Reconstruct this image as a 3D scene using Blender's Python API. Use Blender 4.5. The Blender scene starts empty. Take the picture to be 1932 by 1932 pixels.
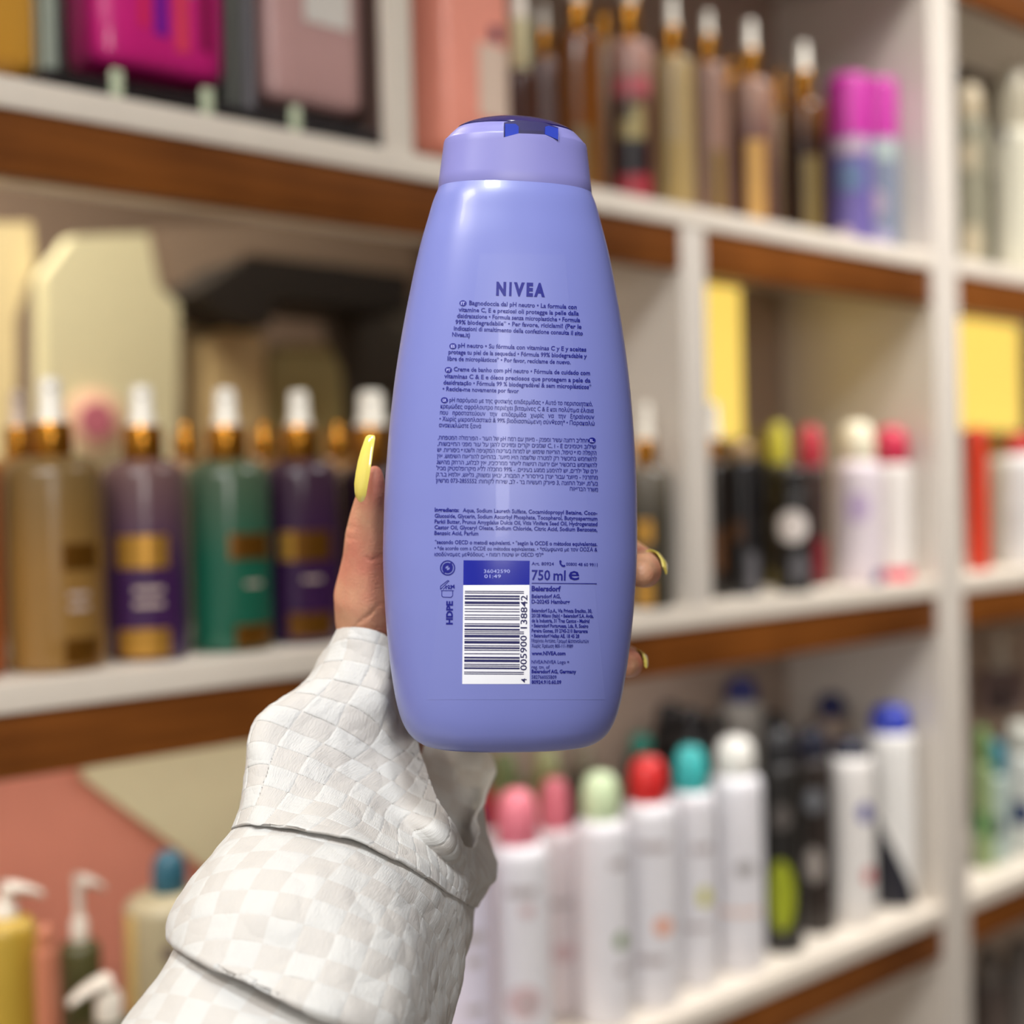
import bpy, bmesh, math, random
import numpy as np
from mathutils import Vector, Matrix, noise
random.seed(7)
SC = bpy.context.scene
COL = SC.collection
# ------------------------------------------------------------------ camera
FPX = 2600.0                      # focal length in pixels of a 1932 px frame
CAMZ = 1.5
YAW = math.atan2(0.675, 0.7378)   # turned to the right of the shelf's normal
PITCH = math.radians(-0.8)
ROLL = math.radians(1.29)
fwd = Vector((math.sin(YAW) * math.cos(PITCH), math.cos(YAW) * math.cos(PITCH), math.sin(PITCH)))
rgt0 = Vector((math.cos(YAW), -math.sin(YAW), 0))
up0 = rgt0.cross(fwd)
up = up0 * math.cos(ROLL) + rgt0 * math.sin(ROLL) * 1
rgt = fwd.cross(up)
CAM = Vector((0, 0, CAMZ))
M = Matrix((rgt, up, -fwd)).transposed().to_4x4(); M.translation = CAM
cd = bpy.data.cameras.new('camera'); cam = bpy.data.objects.new('camera', cd); COL.objects.link(cam)
cam.matrix_world = M
cd.sensor_fit = 'HORIZONTAL'; cd.sensor_width = 36; cd.lens = 36 * FPX / 1932
cd.clip_start = 0.05
cd.dof.use_dof = True; cd.dof.focus_distance = 0.505; cd.dof.aperture_fstop = 4.3
SC.camera = cam
# ------------------------------------------------------------------ world, lights, exposure
def lin(c):
    c = [x / 255 for x in c[:3]]
    return tuple([x / 12.92 if x <= .04045 else ((x + .055) / 1.055) ** 2.4 for x in c]) + (1,)
W = bpy.data.worlds.new('world'); SC.world = W; W.use_nodes = True
bg = W.node_tree.nodes['Background']; bg.inputs[0].default_value = (1.0, .93, .84, 1); bg.inputs[1].default_value = 0.55
def area(name, loc, target, sx, sy, power, color, spread=180):
    l = bpy.data.lights.new(name, 'AREA'); l.shape = 'RECTANGLE'; l.size = sx; l.size_y = sy
    l.energy = power; l.color = color; l.spread = math.radians(spread)
    o = bpy.data.objects.new(name, l); COL.objects.link(o); o.location = loc
    o.rotation_euler = (Vector(target) - Vector(loc)).to_track_quat('-Z', 'Y').to_euler()
    return o
area('ceiling_lamp', (-.95, .05, 2.84), (-.5, .6, 1.2), .5, .3, 13, (1, .96, .92), 110)
area('ceiling_lamp', (-.25, -.25, 2.84), (.3, .5, 1.5),   .3, .2, 6, (.93, .97, 1), 100)
area('ceiling_lamp', (1.6, .4, 2.84), (1.6, 1.0, 1.2), .5, .3, 8, (1, .97, .94), 84)
area('ceiling_lamp', (2.5, .3, 2.84), (2.6, 1.0, 1.2), .5, .3, 9, (1, .95, .88), 90)
area('ceiling_lamp', (.3, 1.5, 2.84), (-.3, 2.2, 1.5), 1.4, .3, 72, (1, .92, .76), 170)
area('highlight_lamp', (-.40, -.90, 1.80), (0.34, .4, 1.52), .15, .6, 5.4, (1, .95, .90), 150)  # unseen lamp added behind the camera for the bottle's highlight strip
SC.view_settings.view_transform = 'Standard'; SC.view_settings.look = 'None'
SC.view_settings.gamma = 1; SC.view_settings.use_curve_mapping = False
SC.view_settings.exposure = 0.0
# ------------------------------------------------------------------ pixel helpers (frame 1932 x 1932)
def ray(px, py):
    return fwd + rgt * ((px - 966) / FPX) + up * ((966 - py) / FPX)
def cp(px, py, d):                 # point at camera depth d
    return CAM + ray(px, py) * d
def at(px, py, Y):                 # point on the plane y = Y
    r = ray(px, py); return CAM + r * (Y / r.y)
def depth_of(p): return (Vector(p) - CAM).dot(fwd)
# ------------------------------------------------------------------ materials
MATS = {}
def mat(name, col, rough=.5, metal=0, coat=0, spec=.5, var=0, vscale=40, bump=0, bscale=200, emit=None, trans=0, alpha=1, sss=0, grad=None, ior=None):
    key = name
    if key in MATS: return MATS[key]
    m = bpy.data.materials.new(name); m.use_nodes = True; nt = m.node_tree; b = nt.nodes['Principled BSDF']
    c = lin(col)
    b.inputs['Base Color'].default_value = c; b.inputs['Roughness'].default_value = rough
    b.inputs['Metallic'].default_value = metal; b.inputs['Coat Weight'].default_value = coat
    b.inputs['Specular IOR Level'].default_value = spec
    b.inputs['Transmission Weight'].default_value = trans; b.inputs['Alpha'].default_value = alpha
    if sss:
        b.inputs['Subsurface Weight'].default_value = sss; b.inputs['Subsurface Radius'].default_value = (1, .35, .2)
        b.inputs['Subsurface Scale'].default_value = .004
    if emit:
        b.inputs['Emission Color'].default_value = lin(emit[0]); b.inputs['Emission Strength'].default_value = emit[1]
    tc = nt.nodes.new('ShaderNodeTexCoord')
    src = None
    if grad:                       # (colour at the top, z low, z high) the product's own colour fade
        sp = nt.nodes.new('ShaderNodeSeparateXYZ'); nt.links.new(tc.outputs['Object'], sp.inputs[0])
        mr = nt.nodes.new('ShaderNodeMapRange'); mr.inputs['From Min'].default_value = grad[1]; mr.inputs['From Max'].default_value = grad[2]
        nt.links.new(sp.outputs['Z'], mr.inputs['Value'])
        mx = nt.nodes.new('ShaderNodeMix'); mx.data_type = 'RGBA'
        mx.inputs[6].default_value = c; mx.inputs[7].default_value = lin(grad[0]); nt.links.new(mr.outputs[0], mx.inputs[0])
        src = mx.outputs[2]; nt.links.new(src, b.inputs['Base Color'])
    nz = nt.nodes.new('ShaderNodeTexNoise'); nz.inputs['Scale'].default_value = vscale; nz.inputs['Detail'].default_value = 4
    nt.links.new(tc.outputs['Object'], nz.inputs['Vector'])
    hs = nt.nodes.new('ShaderNodeMix'); hs.data_type = 'RGBA'
    v = var or .04
    if src: nt.links.new(src, hs.inputs[6])
    else: hs.inputs[6].default_value = c
    hs.blend_type = 'MULTIPLY'
    cr = nt.nodes.new('ShaderNodeValToRGB'); cr.color_ramp.elements[0].position = .3; cr.color_ramp.elements[1].position = .7
    cr.color_ramp.elements[0].color = (1 - v,) * 3 + (1,); cr.color_ramp.elements[1].color = (1, 1, 1, 1)
    nt.links.new(nz.outputs['Fac'], cr.inputs[0]); nt.links.new(cr.outputs[0], hs.inputs[7]); hs.inputs[0].default_value = 1
    nt.links.new(hs.outputs[2], b.inputs['Base Color'])
    if bump:
        n2 = nt.nodes.new('ShaderNodeTexNoise'); n2.inputs['Scale'].default_value = bscale
        nt.links.new(tc.outputs['Object'], n2.inputs['Vector'])
        bp = nt.nodes.new('ShaderNodeBump'); bp.inputs['Strength'].default_value = bump; bp.inputs['Distance'].default_value = .001
        nt.links.new(n2.outputs['Fac'], bp.inputs['Height']); nt.links.new(bp.outputs[0], b.inputs['Normal'])
    MATS[key] = m; return m
def wood_mat():
    m = bpy.data.materials.new('brown wood'); m.use_nodes = True; nt = m.node_tree; b = nt.nodes['Principled BSDF']
    tc = nt.nodes.new('ShaderNodeTexCoord'); mp = nt.nodes.new('ShaderNodeMapping'); mp.inputs['Scale'].default_value = (3, 20, 60)
    nz = nt.nodes.new('ShaderNodeTexNoise'); nz.inputs['Scale'].default_value = 2; nz.inputs['Detail'].default_value = 6
    n2 = nt.nodes.new('ShaderNodeTexNoise'); n2.inputs['Scale'].default_value = 1.6
    mp2 = nt.nodes.new('ShaderNodeMapping'); mp2.inputs['Scale'].default_value = (4, 0.1, .1)
    nt.links.new(tc.outputs['Object'], mp.inputs[0]); nt.links.new(mp.outputs[0], nz.inputs['Vector'])
    nt.links.new(tc.outputs['Object'], mp2.inputs[0]); nt.links.new(mp2.outputs[0], n2.inputs['Vector'])
    ad = nt.nodes.new('ShaderNodeMath'); ad.operation = 'ADD'; nt.links.new(nz.outputs[0], ad.inputs[0]); nt.links.new(n2.outputs[0], ad.inputs[1])
    cr = nt.nodes.new('ShaderNodeValToRGB'); e = cr.color_ramp.elements
    cr.color_ramp.elements[0].position = .35; e[0].color = lin((86, 44, 9)); e[1].position = .68; e[1].color = lin((136, 78, 28))
    hf = nt.nodes.new('ShaderNodeMath'); hf.operation = 'MULTIPLY'; hf.inputs[1].default_value = .5
    nt.links.new(ad.outputs[0], hf.inputs[0]); nt.links.new(hf.outputs[0], cr.inputs[0]); nt.links.new(cr.outputs[0], b.inputs['Base Color'])
    b.inputs['Roughness'].default_value = .42; b.inputs['Specular IOR Level'].default_value = .4
    return m
WOOD = wood_mat()
WHITE_LAM = mat('white laminate', (226, 216, 202), .45, coat=.1)
BACK = mat('beige laminate', (176, 156, 140), .32, spec=.6)
SIDE = mat('pale side laminate', (214, 206, 196), .32, spec=.6)
# ------------------------------------------------------------------ object helpers
def link(name, bm, m, parent=None, smooth=True, loc=None):
    me = bpy.data.meshes.new(name); bm.to_mesh(me); bm.free()
    if m: me.materials.append(m)
    if smooth:
        for p in me.polygons: p.use_smooth = True
        try: me.set_sharp_from_angle(angle=math.radians(40))
        except Exception: pass
    o = bpy.data.objects.new(name, me); COL.objects.link(o)
    if loc is not None: o.location = loc
    if parent: o.parent = parent
    return o
def thing(name, label, cat, loc=(0, 0, 0), rot=0, group=None):
    o = bpy.data.objects.new(name, None); COL.objects.link(o); o.location = loc; o.rotation_euler = (0, 0, rot)
    o.empty_display_size = .02
    o['label'] = label; o['category'] = cat
    if group: o['group'] = group
    return o
def tag(o, label, cat, group=None):
    o['label'] = label; o['category'] = cat
    if group: o['group'] = group
    return o
def struct(o): o['kind'] = 'structure'; return o
def box_bm(x0, x1, y0, y1, z0, z1, bev=0):
    bm = bmesh.new(); bmesh.ops.create_cube(bm, size=1)
    for v in bm.verts: v.co = Vector(((x0 + x1) / 2 + v.co.x * (x1 - x0), (y0 + y1) / 2 + v.co.y * (y1 - y0), (z0 + z1) / 2 + v.co.z * (z1 - z0)))
    if bev: bmesh.ops.bevel(bm, geom=bm.edges[:], offset=bev, segments=3, affect='EDGES', profile=.6)
    return bm
def prism_bm(pts, back):           # front outline (3D points) extruded by the vector back
    bm = bmesh.new(); f = bm.faces.new([bm.verts.new(p) for p in pts])
    r = bmesh.ops.extrude_face_region(bm, geom=[f])
    for v in [g for g in r['geom'] if isinstance(g, bmesh.types.BMVert)]: v.co += Vector(back)
    bmesh.ops.recalc_face_normals(bm, faces=bm.faces[:]); return bm
def lathe_bm(prof, seg=32, sy=1.0, n=2.0, ox=0, oy=0):
    bm = bmesh.new(); rings = []
    for r, z in prof:
        if r < 1e-6: rings.append([bm.verts.new((ox, oy, z))]); continue
        ring = []
        for i in range(seg):
            a = 2 * math.pi * i / seg; c, s = math.cos(a), math.sin(a)
            x = math.copysign(abs(c) ** (2 / n), c) * r; y = math.copysign(abs(s) ** (2 / n), s) * r * sy
            ring.append(bm.verts.new((ox + x, oy + y, z)))
        rings.append(ring)
    for a, b in zip(rings, rings[1:]):
        for i in range(seg):
            j = (i + 1) % seg
            if len(a) == 1 and len(b) == 1: break
            if len(a) == 1: bm.faces.new((a[0], b[i], b[j]))
            elif len(b) == 1: bm.faces.new((a[i], a[j], b[0]))
            else: bm.faces.new((a[i], a[j], b[j], b[i]))
    if len(rings[0]) > 1: bm.faces.new(rings[0][::-1])
    if len(rings[-1]) > 1: bm.faces.new(rings[-1])
    bmesh.ops.recalc_face_normals(bm, faces=bm.faces[:]); return bm
def patch_bm(r, a0, a1, z0, z1, sy=1.0, n=2.0, th=.0006, seg=16, r2=None, ell=False):
    # a curved label wrapped on a lathe body, angle 0 faces -Y (towards the aisle)
    bm = bmesh.new(); nz = 10 if ell else 2; g = []
    for k in range(nz + 1):
        row = []; v = k / nz; rr = r + (0 if r2 is None else (r2 - r) * v) + th
        if ell:
            t = -math.pi / 2 + math.pi * v; w = max(math.cos(t), .05); z = (z0 + z1) / 2 + (z1 - z0) / 2 * math.sin(t)
        else: w = 1; z = z0 + (z1 - z0) * v
        for i in range(seg + 1):
            a = (a0 + a1) / 2 + (a1 - a0) * (i / seg - .5) * w - math.pi / 2
            c, s = math.cos(a), math.sin(a)
            row.append(bm.verts.new((math.copysign(abs(c) ** (2 / n), c) * rr, math.copysign(abs(s) ** (2 / n), s) * rr * sy, z)))
        g.append(row)
    for k in range(nz):
        for i in range(seg): bm.faces.new((g[k][i], g[k][i + 1], g[k + 1][i + 1], g[k + 1][i]))
    return bm
def loft_bm(rings, cap0=True, cap1=True):
    bm = bmesh.new(); vs = [[bm.verts.new(p) for p in r] for r in rings]; n = len(vs[0])
    for a, b in zip(vs, vs[1:]):
        for i in range(n): bm.faces.new((a[i], a[(i + 1) % n], b[(i + 1) % n], b[i]))
    if cap0: bm.faces.new(vs[0][::-1])
    if cap1: bm.faces.new(vs[-1])
    bmesh.ops.recalc_face_normals(bm, faces=bm.faces[:]); return bm
# ------------------------------------------------------------------ the setting
YF = 1.02; DEP = .26; YB = YF + DEP
def zof(px, py, Y=YF): return at(px, py, Y).z
def xof(px, py, Y=YF): return at(px, py, Y).x
ZA = zof(0, 140); ZB = zof(0, 1290); ZC = zof(1774, 1712); ZT = zof(1932, 45) + .075
ZD = ZC - .47
XL = -1.3; XR = 3.2
U1 = (xof(733, 150), xof(779, 150)); U2 = (xof(1297, 1000), xof(1343, 1000)); U3 = (xof(1766, 900), xof(1812, 900))
struct(link('floor', box_bm(-3, 4.5, -2.5, 3.2, -.1, 0), mat('grey floor tile', (150, 142, 134), .3, var=.1, vscale=3), smooth=False))
struct(link('ceiling', box_bm(-3, 4.5, -2.5, 3.2, 2.9, 3.0), mat('cream ceiling paint', (214, 204, 188), .8), smooth=False))
WALLM = mat('mauve beige wall paint', (150, 128, 112), .7)
struct(link('wall_back', box_bm(-3, 4.5, 3.1, 3.2, 0, 2.9), WALLM, smooth=False))
struct(link('wall_front', box_bm(-3, 4.5, -2.5, -2.4, 0, 2.9), WALLM, smooth=False))
struct(link('wall_right', box_bm(4.5, 4.6, -2.5, 3.2, 0, 2.9), WALLM, smooth=False))
unit = thing('shelving_unit', 'white shop shelving unit with brown wooden fascias under every shelf', 'shelving', (0, YF, 0))
def upart(name, x0, x1, y0, y1, z0, z1, m, bev=.001, label=None):
    o = link(name, box_bm(x0, x1, y0 - YF, y1 - YF, z0, z1, bev), m, unit)
    if label: o['label'] = label
    return o
LIP = .0235; FAS = .050
for z in (ZT, ZA, ZB, ZC, ZD, .12):
    upart('shelf_board', XL, U3[0], YF, YB, z - LIP, z, WHITE_LAM)
    upart('shelf_board', U3[1], XR, YF, YB, z - LIP, z, WHITE_LAM)
    cuts = [XL, -.55, .21, .86, U3[0]]
    for a, b in zip(cuts, cuts[1:]):
        upart('fascia_board', a, b - .0008, YF + .003, YF + .021, z - LIP - FAS, z - LIP, WOOD)
    upart('fascia_board', U3[1], XR, YF + .003, YF + .021, z - LIP - FAS, z - LIP, WOOD)
upart('upright', U1[0], U1[1], YF + .001, YB, ZA, ZT - LIP, WHITE_LAM)
upart('upright', U2[0], U2[1], YF + .001, YB, ZB, ZA - LIP, SIDE)
upart('upright', U3[0], U3[1], YF - .002, YB, 0.02, 2.6, SIDE)
upart('upright', XL - .03, XL, YF - .002, YB, 0.02, 2.6, SIDE)
upart('upright', XR, XR + .03, YF - .002, YB, 0.02, 2.6, SIDE)
upart('side_shade', U1[0] - .004, U1[0] - .0002, YF + .012, YB, ZA, ZT - LIP, mat('dark side shade', (84, 64, 58), .5), 0)  # thin dark plate added for the shade on the upright's left side
def backp(x0, x1, z0, z1, m): upart('back_panel', x0, x1, YB, YB + .012, z0, z1, m)
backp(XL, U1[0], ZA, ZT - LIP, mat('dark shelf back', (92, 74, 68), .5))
backp(U1[0], U3[0], ZA, ZT - LIP, BACK)
backp(U3[1], XR, ZA, ZT - LIP, mat('grey shelf back', (96, 86, 78), .5))
backp(U2[0], U3[0], ZB, ZA - LIP, BACK)
backp(U3[1], XR, ZB, ZA - LIP, BACK)
PINK = mat('terracotta pink laminate', (224, 146, 122), .5)
XP = at(900, 1500, YB).x
backp(XL, XP, ZC, ZB - LIP, PINK)
backp(XP, U3[0], ZC, ZB - LIP, BACK)
backp(U3[1], XR, ZC, ZB - LIP, BACK)
backp(XL, XR, ZD, ZC - LIP, BACK)
# cream header board fixed in front of the pink back, cut on a slant
pts = [at(x, y, YB - .012) for x, y in ((150, 1380), (520, 1380), (620, 1690), (430, 1668), (160, 1470))]
tag(link('cream_board', prism_bm(pts, (0, .01, 0)), mat('cream card', (226, 218, 176), .6), smooth=False), 'pale cream board with a slanted lower edge against the pink shelf back', 'board')
# fill strip added under the middle shelf to brighten the pink back
t = thing('fill_strip', 'added slim white fill strip under the middle shelf behind its fascia', 'fill lamp', (.2, YF + .04, ZB - LIP - .012))
link('housing', box_bm(0, 1.3, 0, .012, .002, .011, .001), WHITE_LAM, t)
link('glow_face', box_bm(.003, 1.297, .001, .011, -.001, .002, .0005), mat('fill strip glow', (255, 244, 226), .5, emit=((255, 246, 240), 4.0)), t)
area('fill_strip_light', (.85, YF + .046, ZB - LIP - .016), (.85, YF + .13, ZC), 1.28, .01, 1.15, (1, .97, .96))
# glowing panels added on the shelf backs for bright yellow reflections
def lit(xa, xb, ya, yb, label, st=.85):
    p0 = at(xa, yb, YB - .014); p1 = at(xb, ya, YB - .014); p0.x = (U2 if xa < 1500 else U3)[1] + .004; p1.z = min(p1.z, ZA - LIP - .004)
    t = thing('reflection_panel', label, 'reflection', (p0.x, YB - .0145, p0.z))
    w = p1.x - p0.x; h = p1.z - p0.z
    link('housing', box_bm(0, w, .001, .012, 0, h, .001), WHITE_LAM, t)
    link('glow_face', box_bm(.003, w - .003, -.002, .002, .003, h - .003, .001), mat('yellow reflection glow', (255, 222, 110), .5, emit=((255, 222, 110), st)), t)
lit(1296, 1396, 500, 830, 'tall narrow yellow reflection built as a glowing panel on the shelf back right of the middle upright')
lit(1796, 1922, 560, 812, 'broad yellow reflection built as a glowing panel at the right edge of the picture')
# ------------------------------------------------------------------ the area seen through the open back
def slab(name, label, cat, quad, Y, m, th=.04, smooth=False):
    return tag(link(name, prism_bm([at(x, y, Y) for x, y in quad], (0, th, 0)), m, smooth=smooth), label, cat)
CREAM = mat('cream panel', (222, 217, 182), .6)
slab('partition_screen', 'large pale cream display panel seen through the open shelf back', 'panel', [(85, 960), (85, 520), (140, 445), (280, 440), (300, 540), (338, 575), (330, 960)], 1.95, CREAM)
slab('partition_screen', 'tan panel at the far left edge behind the shelf', 'panel', [(-160, 1000), (-160, 420), (60, 420), (66, 500), (30, 600), (30, 1000)], 2.0, mat('tan panel', (214, 198, 156), .6))
slab('ceiling_bulkhead', 'black slanted bulkhead seen above the mist bottles', 'bulkhead', [(372, 552), (470, 486), (640, 500), (770, 520), (770, 590), (520, 560), (508, 618), (432, 600)], 1.9, mat('black panel', (34, 28, 24), .6), .2)
slab('partition_screen', 'greyish mauve sloping panel above the black bulkhead', 'panel', [(300, 430), (760, 400), (790, 520), (470, 478), (330, 540)], 2.05, mat('mauve panel', (140, 120, 104), .6))
slab('partition_screen', 'narrow grey panel right of the large cream panel', 'panel', [(336, 960), (344, 575), (420, 600), (400, 960)], 2.02, mat('warm grey panel', (186, 174, 144), .6))
slab('display_column', 'rounded tan column below the black bulkhead', 'column', [(392, 960), (396, 640), (415, 622), (480, 622), (500, 640), (502, 960)], 1.98, mat('tan column', (222, 198, 148), .5), .1)
slab('partition_screen', 'olive yellow panel behind the purple bottles', 'panel', [(504, 960), (508, 700), (530, 650), (620, 650), (645, 700), (655, 960)], 2.0, mat('olive panel', (182, 172, 120), .6))
slab('partition_screen', 'charcoal panel beside the held bottle seen through the shelf', 'panel', [(650, 960), (650, 700), (630, 600), (800, 560), (800, 960)], 2.04, mat('charcoal panel', (78, 72, 64), .6))
p = at(178, 792, 1.93)
t = thing('round_sign', 'round pink sign on the cream display panel', 'sign', p)
for r, c, y in ((.047, (238, 200, 172), 0), (.027, (196, 112, 132), -.004)):
    bm = lathe_bm([(r * .96, 0), (r, .001), (r, .004), (r * .96, .005)], 40)
    bmesh.ops.rotate(bm, verts=bm.verts[:], matrix=Matrix.Rotation(math.radians(90), 3, 'X')); bmesh.ops.translate(bm, verts=bm.verts[:], vec=(0, y, 0))
    link('disc' if y == 0 else 'centre_disc', bm, mat('sign %d' % int(r * 1000), c, .5), t)
# ------------------------------------------------------------------ products on the shelves
GAP = .0007                        # products rest on the boards, not in them
def spot(px, pytop, wpx, Y, zs, pyref=None):
    # where a product stands on a shelf, its radius and height, from where it shows
    p = at(px, pytop, Y); d = depth_of(p)
    x, r = p.x, wpx / 2 * d / FPX
    for (a, b), on in ((U1, zs == ZA), (U2, zs == ZB), (U3, True)):
        if on and abs(x - (a + b) / 2) < r + (b - a) / 2 + .002 + (.005 if zs == ZA else 0): x = (a - r - .007) if x < (a + b) / 2 else (b + r + .002)
    return x, r, p.z - zs
def prof_body(r, h, base=.003, sh=.008, neck=None, taper=1.0):
    nk = r * .45 if neck is None else neck
    P = [(0, 0), (r - base, 0), (r - base * .3, base * .35), (r, base)]
    P += [(r * (1 + (taper - 1) * k / 6), base + (h - sh - base) * k / 6) for k in range(1, 7)]
    rt = r * taper
    for k in range(1, 7):
        a = math.pi / 2 * k / 6; P.append((nk + (rt - nk) * math.cos(a), h - sh + sh * math.sin(a)))
    P.append((0, h)); return P
GOLD = mat('gold collar', (196, 134, 46), .26, metal=.9)
WCAP = mat('frosted white cap', (244, 238, 224), .35)
def camang(x, y): return math.atan2(x, y)      # label angle that faces the camera
def face(x, y): return -math.atan2(x, y)
def mist(px, ycap, ycol, ysh, wpx, Y, zs, bodymat, label, group, plates=(), capw=.42, collar=GOLD, cap=WCAP, bars=(), capx=1.0):
    x, r, _ = spot(px, ysh, wpx, Y, zs)
    h = at(px, ysh, Y).z - zs; hc = at(px, ycol, Y).z - zs; ht = at(px, ycap, Y).z - zs
    t = thing('body_mist_bottle', label, 'bottle', (x, Y, zs + GAP), -math.atan2(x, Y) + 0, group)
    rc = r * capw
    link('bottle_body', lathe_bm(prof_body(r, h, .004, r * .45, rc * .95), 40), bodymat, t)
    g = link('collar', lathe_bm([(rc, h - .002), (rc * 1.1, h), (rc * 1.1, h + (hc - h) * .9), (rc * 1.02, hc), (0, hc)], 32), collar, t)
    c = link('spray_cap', lathe_bm([(rc * .80 * capx, hc), (rc * .76 * capx, hc + (ht - hc) * .16), (rc * .64 * capx, hc + (ht - hc) * .24), (rc * .58 * capx, ht - .003), (rc * .48 * capx, ht), (0, ht)], 28), cap, t)
    link('nozzle', lathe_bm([(.0018, 0), (.0018, .002), (.0009, .002), (0, .0012)], 12), mat('nozzle grey', (120, 112, 104), .4), c).matrix_local = Matrix.Translation((0, -rc * .56 * capx, ht - .009)) @ Matrix.Rotation(math.radians(90), 4, 'X')
    for a0, a1, v0, v1, m in plates:
        link('label_plate', patch_bm(r, a0, a1, h * v0, h * v1), m, t)
    for a0, a1, v0, v1, m in bars:
        link('label_print', patch_bm(r, a0, a1, h * v0, h * v1), m, t)
    return t
def can(px, ytop, ycapb, wpx, Y, zs, bodym, capm, label, group=None, cat='bottle', name='deodorant_bottle', capw=.8, dome=.6, sh=.5, marks=(), taper=1.0, sy=1.0, rot=None, capn=1):
    x, r, ht = spot(px, ytop, wpx, Y, zs)
    hb = at(px, ycapb, Y).z - zs
    t = thing(name, label, cat, (x, Y, zs + GAP), -math.atan2(x, Y) if rot is None else rot, group)
    rc = r * capw; H = ht - hb
    link('body', lathe_bm(prof_body(r, hb, .003, r * sh, rc * .97, taper), 36, sy), bodym, t)
    P = [(rc * .94, hb - .0015), (rc * .99, hb)]
    for k in range(0, 9):
        a = math.pi / 2 * k / 8
        P.append((rc * (1 - .06 * k / 8) * (math.cos(a) ** .55 if k < 8 else 0), hb + H * (1 - dome) + H * dome * math.sin(a)))
    link('cap', lathe_bm(P, 32, sy), capm, t)
    link('cap_seam', lathe_bm([(rc * .93, hb - .0035), (rc * 1.0, hb - .003), (rc * 1.0, hb - .001), (rc * .93, hb - .0008)], 32, sy), mat('seam ring', (150, 146, 142), .5), t)
    for mk in marks:
        a0, a1, v0, v1, m = mk[:5]
        link('label_print', patch_bm(r * (1 + (taper - 1) * (v0 + v1) / 2), a0, a1, hb * v0, hb * v1, sy, ell=len(mk) > 5), m, t)
    return t
def M_(n, c, r=.35, **k): return mat(n, c, r, **k)
DGOLD = M_('dark gold plate', (120, 78, 22), .3, metal=.6)
LGOLD = M_('bright gold plate', (196, 146, 62), .3, metal=.6)
LTXT = M_('pale label print', (190, 170, 160), .5)
g = 'body mist bottles on the middle shelf'
Yb = YF + .055
mist(98, 715, 800, 862, 180, Yb, ZB, M_('gold mist', (142, 106, 54), .3, grad=((114, 92, 56), .08, .17)), 'large gold body mist bottle standing leftmost on the middle shelf', g,
     [(.15, .95, .47, .59, DGOLD), (.15, .95, .03, .15, DGOLD)], .38, bars=[(.25, .7, .34, .365, LTXT), (.25, .7, .28, .305, LTXT)])
mist(270, 730, 806, 868, 152, Yb + .005, ZB, M_('purple mist', (62, 34, 76), .22, grad=((112, 86, 84), .07, .16)), 'purple body mist bottle between the gold and the green one', g,
     [(-.75, .55, .46, .62, LGOLD), (-.75, .55, .02, .16, LGOLD)], .44, bars=[(-.3, .4, .34, .365, LTXT), (-.3, .4, .27, .295, LTXT)])
mist(428, 735, 806, 868, 158, Yb + .005, ZB, M_('teal mist', (28, 90, 70), .22, grad=((80, 92, 72), .08, .17)), 'green body mist bottle between two purple ones', g,
     [(.0, 1.1, .48, .61, DGOLD), (.1, 1.15, .02, .14, DGOLD)], .42, bars=[(.35, .8, .34, .36, LTXT)])
mist(566, 740, 806, 868, 142, Yb + .005, ZB, M_('deep violet mist', (54, 28, 66), .2, grad=((66, 46, 58), .08, .17)), 'very dark violet body mist bottle right of the green one', g,
     [(-.6, .8, .45, .61, DGOLD), (-.4, .8, .04, .17, DGOLD), (-.62, -.2, .45, .61, LGOLD)], .44, bars=[(.0, .5, .34, .36, LTXT)])
mist(702, 740, 806, 880, 128, Yb + .005, ZB, M_('black mist', (30, 16, 30), .25), 'blackish body mist bottle directly behind the thumb', g, [(-.5, .5, .45, .6, DGOLD)], .46, capx=1.35)
mist(-66, 720, 806, 866, 124, Yb + .005, ZB, M_('orange mist', (170, 84, 24), .3), 'orange brown body mist bottle cut by the left edge', g)
g2 = 'second row of body mist bottles'
for px, m, lab in ((36, M_('pinkish cap', (222, 200, 180)), 'body mist with pinkish cap behind the gold one'), (352, WCAP, 'body mist standing behind the purple and green ones'),
                   (500, WCAP, 'body mist standing behind the green and violet ones'), (640, WCAP, 'body mist half hidden left of the thumb nail')):
    mist(px, 738 if px == 36 else 800, 808 if px == 36 else 822, 864, 110, YF + .16, ZB, M_('amber mist', (140, 100, 50), .3), lab, g2, capw=.42, cap=m if px == 36 else GOLD)
mist(1219, 762, 832, 880, 88, YF + .03, ZB, M_('dark green mist', (64, 60, 50), .25, grad=((120, 112, 100), .1, .18)), 'dark body mist bottle with gold dots right of the held bottle', g,
     [(-.5, .2, .46, .62, LGOLD), (-.5, .2, .02, .2, LGOLD)], .42)
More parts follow.
